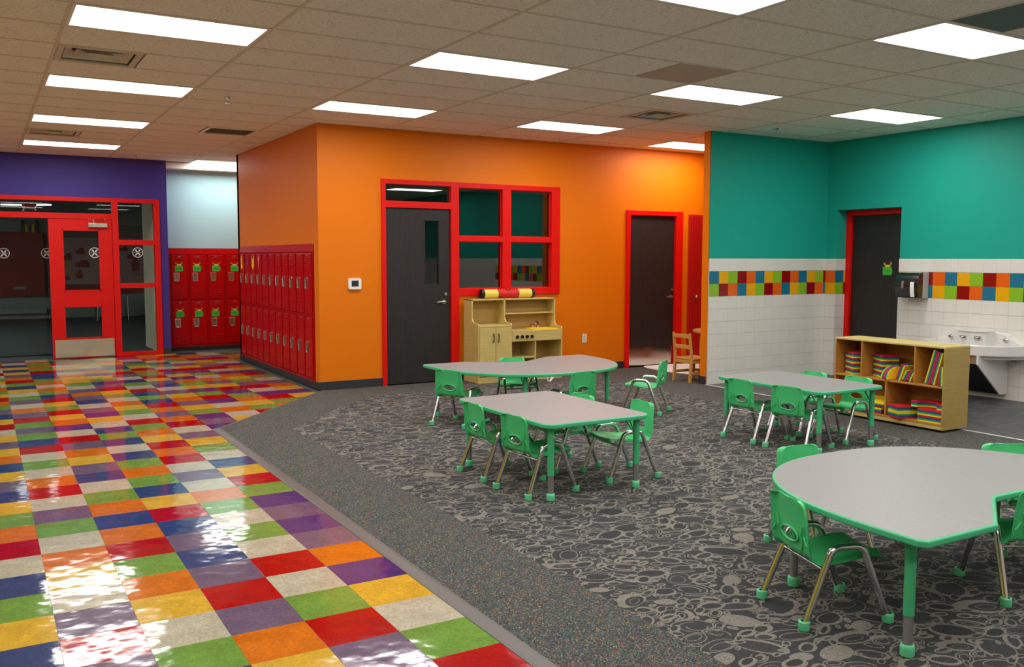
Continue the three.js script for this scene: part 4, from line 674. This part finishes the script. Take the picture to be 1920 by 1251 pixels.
// ------------------------------------------------------------------ play kitchen
{
  const t = thing('play_kitchen', 'light wood play kitchen with black knobs against the orange wall', 'play kitchen', [5.0, 0.002, -6.4]);   // local x right, z out; depth 0.385
  const D = 0.385, W = 1.235, U = 0.215;
  const sideP = (top) => { const s = new THREE.Shape(); s.moveTo(0, 0); s.lineTo(D, 0); s.lineTo(D, top - 0.03); s.quadraticCurveTo(D, top, D - 0.03, top + 0.002); s.lineTo(U + 0.075, top + 0.006); s.quadraticCurveTo(U, top + 0.012, U, top + 0.075); s.lineTo(U, 1.03); s.lineTo(0, 1.03); s.closePath(); return s; };
  const side = (x, top) => boxUV(extrude(sideP(top), 0.019, 0.003).rotateY(-Math.PI / 2).translate(x + 0.019, 0, 0));
  mesh('side_panel', side(0, 0.735), M.wood, t); mesh('side_panel', side(0.463, 0.73), M.wood, t); mesh('side_panel', side(W - 0.019, 0.665), M.wood, t);
  mesh('top_board', boxUV(span(0, W, 1.012, 1.03, 0, U, 0.003)), M.wood, t); mesh('back_panel', boxUV(span(0.019, W - 0.019, 0.06, 1.012, 0.002, 0.012)), M.woodEdge, t);
  mesh('upper_shelf', boxUV(span(0.482, W - 0.019, 0.83, 0.846, 0.012, U - 0.02, 0.002)), M.wood, t);
  mesh('left_counter', boxUV(span(0.019, 0.463, 0.69, 0.708, 0.012, D + 0.004, 0.003)), M.wood, t); mesh('right_counter', boxUV(span(0.482, W - 0.019, 0.612, 0.632, 0.012, D + 0.004, 0.003)), M.wood, t);
  for (const [a, b, h] of [[0.019, 0.24, 0.205], [0.245, 0.468, 0.275]]) { const d = mesh('cabinet_door', boxUV(span(a, b, 0.085, 0.686, D - 0.006, D + 0.012, 0.003)), M.wood, t); mesh('pull_handle', bentTube([[h, 0.505, D + 0.01], [h, 0.505, D + 0.034], [h, 0.605, D + 0.034], [h, 0.605, D + 0.01]], 0.012, 0.006, 8), M.black, d); }
  mesh('plinth', boxUV(span(0.019, W - 0.019, 0.0, 0.075, D - 0.02, D - 0.004)), M.wood, t);
  const c = mesh('control_panel', boxUV(span(0.482, W - 0.019, 0.497, 0.612, D - 0.015, D + 0.004, 0.003)), M.wood, t); for (let k = 0; k < 4; k++) mesh('knob', [cyl(0.019, 0.022, 0.018, 0, 0, 0, 20).rotateX(Math.PI / 2), rbox(0.007, 0.036, 0.012, 0, 0, 0.012, 0.002)].map((g) => g.translate(0.55 + k * 0.072, 0.556, D + 0.013)), M.black, c);
  mesh('divider', boxUV(span(0.82, 0.838, 0.075, 0.497, 0.012, D - 0.004)), M.wood, t); mesh('lower_shelf', boxUV(span(0.482, 0.82, 0.283, 0.3, 0.012, D - 0.01)), M.wood, t); mesh('bottom_board', boxUV(span(0.019, W - 0.019, 0.062, 0.08, 0.012, D - 0.006)), M.wood, t);
  const b = mesh('sink_basin', [onFloor((() => { const s = roundRect(0.36, 0.25, 0.04); s.holes.push(new THREE.Path(roundRect(0.3, 0.19, 0.03).getPoints(6))); return s; })(), 0.631, 0.012, 0.003).translate(1.01, 0, 0.235), rbox(0.31, 0.004, 0.2, 1.01, 0.634, 0.235, 0.001)], M.yellow, t, 'yellow sink basin'); mesh('faucet', [tube([[1.0, 0.64, 0.10], [1.0, 0.70, 0.10], [1.0, 0.718, 0.125], [1.0, 0.705, 0.165]], 0.012, 18, 10), cyl(0.016, 0.016, 0.03, 0.96, 0.655, 0.1), cyl(0.016, 0.016, 0.03, 1.04, 0.655, 0.1)], M.chrome, b);
  mesh('tap_handle', [rbox(0.05, 0.012, 0.014, 0.945, 0.674, 0.105, 0.004), rbox(0.03, 0.012, 0.014, 1.04, 0.674, 0.105, 0.004)], M.red, t);
  mesh('burner', [0, 1].map((k) => new THREE.TorusGeometry(0.05, 0.004, 8, 28).rotateX(Math.PI / 2).translate(0.58 + k * 0.14, 0.634, 0.25)), M.woodEdge, t);
  // rolled mat on top
  const r = thing('rolled_mat', 'rolled red and yellow mat with black ends on the play kitchen', 'rolled mat', [5.2, 1.0915, -6.325]), R = 0.057;
  const seg = (a, b, m, n, q = 1) => mesh(n, new THREE.LatheGeometry([[0.014, a], [R * q - 0.002, a], [R * q, a + 0.003], [R * q, b - 0.003], [R * q - 0.002, b], [0.014, b]].map(([p, o]) => new THREE.Vector2(p, o)), 32).rotateZ(-Math.PI / 2), m, r);
  seg(0, 0.04, M.black, 'end_band', 1.04); seg(0.04, 0.235, M.yellowMat, 'yellow_section'); seg(0.235, 0.242, M.black, 'dark_ring', 1.01); seg(0.242, 0.53, M.redMat, 'red_section'); seg(0.53, 0.537, M.black, 'dark_ring', 1.01); seg(0.537, 0.735, M.yellowMat, 'yellow_section'); seg(0.735, 0.775, M.black, 'end_band', 1.04);
  const mk = []; for (const [a, b] of [[[0.35, 1.35], [0.385, 0.75]], [[0.385, 0.75], [0.425, 1.3]], [[0.35, 1.35], [0.36, 1.0]], [[0.425, 1.3], [0.415, 0.95]], [[0.385, 0.78], [0.388, 0.5]]]) { const p = ([x, an]) => [x, Math.sin(an) * (R + 0.0008), Math.cos(an) * (R + 0.0008)]; mk.push(rod(p(a), p(b), 0.006, 6)); } mesh('black_mark', mk, M.black, r);
  const w = thing('plastic_hoop', 'white curved plastic toy on the carpet beside the play kitchen', 'toy', [5.85, 0.075, -5.72], 0.5);
  mesh('hoop', new THREE.TorusGeometry(0.062, 0.012, 10, 40, Math.PI * 1.7).rotateZ(Math.PI * 0.7), M.plastic, w); mesh('hook_end', tube([[0.045, -0.045, 0], [0.085, -0.03, 0], [0.092, 0.0, 0]], 0.011, 12, 8), M.plastic, w);
}

// ------------------------------------------------------------------ nook: wooden chair, round table, white rug
{
  const t = thing('wooden_chair', 'small light wooden ladder-back chair in the nook doorway', 'chair', [7.50, 0.0025, -4.945], Math.PI / 2);   // faces +x
  const leg = (x, z, pts) => boxUV(extrude(poly(pts), 0.028, 0.004).rotateY(-Math.PI / 2).translate(x + 0.014, 0, z));
  for (const s of [-1, 1]) { mesh('rear_post', leg(s * 0.15, -0.16, [[-0.035, 0], [0.0, 0], [0.02, 0.29], [0.012, 0.4], [-0.02, 0.615], [-0.046, 0.615], [-0.02, 0.4], [-0.014, 0.29]]), M.chairWood, t); mesh('front_leg', boxUV(rbox(0.03, 0.28, 0.03, s * 0.148, 0.14, 0.15, 0.004)), M.chairWood, t); mesh('side_stretcher', boxUV(rbox(0.016, 0.035, 0.29, s * 0.148, 0.115, -0.01, 0.004)), M.chairWood, t); mesh('side_rail', boxUV(rbox(0.018, 0.045, 0.29, s * 0.146, 0.255, -0.01, 0.004)), M.chairWood, t); }
  mesh('seat', boxUV(rbox(0.34, 0.02, 0.345, 0, 0.29, 0.01, 0.008)), M.chairWood, t); mesh('back_slat', boxUV(rbox(0.28, 0.05, 0.016, 0, 0.575, -0.188, 0.005)), M.chairWood, t); mesh('back_slat', boxUV(rbox(0.28, 0.05, 0.016, 0, 0.44, -0.17, 0.005)), M.chairWood, t); mesh('rear_rail', boxUV(rbox(0.28, 0.045, 0.018, 0, 0.255, -0.155, 0.004)), M.chairWood, t); mesh('front_stretcher', boxUV(rbox(0.28, 0.035, 0.016, 0, 0.12, 0.148, 0.004)), M.chairWood, t);
  const r = thing('round_table', 'round light wood table mostly hidden behind the partition', 'table', [8.45, 0.0168, -5.31]);
  mesh('tabletop', boxUV(cyl(0.47, 0.47, 0.026, 0, 0.55, 0, 48)), M.chairWood, r); mesh('apron', new THREE.CylinderGeometry(0.36, 0.36, 0.06, 40, 1, true).translate(0, 0.507, 0), M.chairWood, r); for (const [x, z] of [[-0.29, -0.2], [0.29, -0.2], [-0.29, 0.22], [0.29, 0.22]]) mesh('leg', boxUV(rbox(0.045, 0.537, 0.045, x, 0.2685, z, 0.006)), M.chairWood, r);
  const s = new THREE.Shape(), pts = [[7.86, -6.36], [8.3, -6.40], [8.62, -6.34], [9.0, -6.33], [9.3, -6.1], [9.35, -5.4], [9.1, -4.95], [8.5, -4.9], [8.08, -5.0], [7.97, -5.27], [7.86, -5.43], [7.78, -5.72], [7.79, -6.05]]; s.setFromPoints(new THREE.CatmullRomCurve3(pts.map(([x, z]) => V(x, 0, z)), true).getPoints(80).map((p) => new THREE.Vector2(p.x + rr(-0.006, 0.006), p.z + rr(-0.006, 0.006))));
  const rug = thing('white_rug', 'white fluffy rug with ragged edge on the nook carpet', 'rug', [0, 0.0025, 0]); mesh('pile', boxUV(onFloor(s, 0, 0.014, 0.004)), M.rug, rug);
}

// ------------------------------------------------------------------ bookshelf and striped foam blocks
{
  const t = thing('bookshelf', 'low birch bookshelf with three upper cubbies and a long lower one', 'bookshelf', [7.06, 0.002, -1.20], -Math.PI / 2), W = 1.19, D = 0.36, y0 = 0.022, th = 0.018;   // local x: 0 at the right end, -W at the left; z into the room
  const q = (x0, x1, a, b, z0 = -D, z1 = 0, r = 0.003) => boxUV(span(x0, x1, a, b, z0, z1, r));
  // the unit faces -x in the world: local +z
  mesh('side_panel', q(-th, 0, y0, 0.75), M.shelfSide, t); mesh('side_panel', q(-W, -W + th, y0, 0.75), M.shelfWood, t); mesh('top_board', q(-W, 0, 0.75, 0.767), M.wood, t); mesh('middle_shelf', q(-W + th, -th, 0.394, 0.412, -D + 0.01, -0.004), M.shelfWood, t); mesh('bottom_shelf', q(-W + th, -th, 0.055, 0.072, -D + 0.01, -0.004), M.shelfWood, t); mesh('plinth', q(-W + th, -th, y0, 0.056, -0.026, -0.006), M.wood, t); mesh('back_panel', q(-W + th, -th, 0.03, 0.75, -D, -D + 0.008, 0), M.shelfWood, t);
  mesh('divider', q(-0.886, -0.87, 0.412, 0.75, -D + 0.01, -0.004), M.shelfWood, t); mesh('divider', q(-0.312, -0.296, 0.412, 0.75, -D + 0.01, -0.004), M.shelfWood, t); mesh('divider', q(-0.605, -0.588, 0.072, 0.394, -D + 0.01, -0.004), M.shelfWood, t);
  for (const x of [-0.06, -W + 0.06]) for (const z of [-0.06, -D + 0.06]) mesh('caster', cyl(0.016, 0.016, 0.02, 0, 0, 0, 14).rotateX(Math.PI / 2).translate(x, 0.0115 + 0.006, z), M.dark, t);
  // blocks: four glued foam sheets each
  const order = [M.foamY, M.foamG, M.foamB, M.foamR], G = 'striped foam blocks on the bookshelf';
  const toW = (lx, lz) => [7.06 - lz, -1.20 + lx];
  function block(label, shape, h, lx, y, lz, yaw, flip, tilt) {      // shape in plan (x, z), stacked sheets along y; tilt stands it up
    const [wx, wz] = toW(lx, lz), b = thing('foam_block', label, 'foam block', [wx, y, wz], 0, G), l = h / 4; b.rotation.order = 'YXZ'; b.rotation.set(0, -Math.PI / 2 + yaw, tilt || 0);
    for (let k = 0; k < 4; k++) mesh('foam_sheet', onFloor(shape, k * l, l - 0.0004, 0.0012), order[flip ? 3 - k : k], b); return b;
  }
  const sq = roundRect(0.19, 0.17, 0.004), B0 = 0.416, L0 = 0.0755, hb = 0.0535, ord = ['bottom', 'second', 'third', 'top'];
  for (let k = 0; k < 4; k++) block(`${ord[k]} striped foam block of the stack in the left cubby`, sq, hb, -1.03, B0 + k * hb, -0.145, -0.5, false);
  for (let k = 0; k < 4; k++) block(`${ord[k]} striped foam block of the stack in the middle cubby`, sq, hb, -0.74, B0 + k * (hb - 0.001), -0.19, -0.5, false);
  const half = (r) => { const s = new THREE.Shape(); s.absarc(0, 0, r, 0, Math.PI); s.closePath(); return s; };
  const stand = (label, shape, h, lx, lz, yaw, lean, flip) => { const [wx, wz] = toW(lx, lz), b = thing('foam_block', label, 'foam block', [wx, B0 + h * Math.sin(lean) + 0.001, wz], 0, G); b.rotation.order = 'YZX'; b.rotation.set(0, -Math.PI / 2 + yaw, -lean); for (let k = 0; k < 4; k++) mesh('foam_sheet', extrude(shape, h / 4 - 0.0004, 0.0012, 24).rotateY(Math.PI / 2).translate(k * h / 4, 0, 0), order[flip ? 3 - k : k], b); return b; };   // upright: sheets side by side along local x
  stand('left half-disc foam block standing in the middle cubby', half(0.118), 0.046, -0.628, -0.125, -0.28, 0.0, false); stand('right half-disc foam block standing in the middle cubby', half(0.118), 0.046, -0.582, -0.112, -0.28, 0.0, true);
  const panel = (w, h) => poly(rect(-w / 2, w / 2, 0, h));
  stand('tall foam block leaning in the middle cubby beside the half discs', panel(0.19, 0.150), 0.046, -0.506, -0.115, 0, 0.36, true); stand('short foam block leaning in the middle cubby', panel(0.16, 0.095), 0.042, -0.447, -0.11, 0, 0.44, false); stand('short foam block leaning against the cubby divider', panel(0.16, 0.095), 0.042, -0.400, -0.11, 0, 0.44, true);
  stand('long foam block leaning in the right cubby, left of two', panel(0.2, 0.315), 0.048, -0.215, -0.13, 0, 0.26, false); stand('long foam block leaning in the right cubby, right of two', panel(0.2, 0.30), 0.048, -0.164, -0.13, 0, 0.26, true); stand('upright foam block against the right end of the right cubby', panel(0.2, 0.172), 0.04, -0.06, -0.10, 0, 0, true);
  const tri = poly([[-0.13, -0.11], [0.13, -0.11], [-0.13, 0.12]]);
  block('lower striped foam block in the lower left cubby', roundRect(0.24, 0.2, 0.004), hb, -0.78, L0, -0.12, 0.06, true); const wedge = block('yellow-topped foam wedge leaning in the lower left cubby', roundRect(0.25, 0.2, 0.004), hb * 0.8, -0.755, L0 + hb + 0.026, -0.13, 0.1, true); wedge.rotation.x = 0.22;
  block('lower striped foam block sticking out of the lower shelf', roundRect(0.17, 0.24, 0.004), 0.056, -0.45, L0, -0.095, -0.35, true); block('upper striped foam block sticking out of the lower shelf', roundRect(0.17, 0.24, 0.004), 0.056, -0.45, L0 + 0.0565, -0.095, -0.38, false);
  block('lower striped foam block at the right end of the lower shelf', roundRect(0.24, 0.2, 0.004), 0.058, -0.145, L0, -0.115, 0.02, false); block('upper striped foam block at the right end of the lower shelf', roundRect(0.24, 0.2, 0.004), 0.058, -0.145, L0 + 0.0585, -0.115, 0.02, false);
  const arch = new THREE.Shape(); arch.moveTo(-0.16, 0.11); arch.lineTo(-0.16, -0.09); arch.lineTo(0.16, -0.09); arch.lineTo(0.16, 0.11); arch.lineTo(0.095, 0.11); arch.quadraticCurveTo(0.08, 0.02, 0, 0.015); arch.quadraticCurveTo(-0.08, 0.02, -0.095, 0.11); arch.closePath();
  block('arch-shaped striped foam block bridging the lower shelf stacks', arch, 0.056, -0.195, L0 + 0.1175, -0.16, 0.02, false);
}

renderer.render(scene, camera);
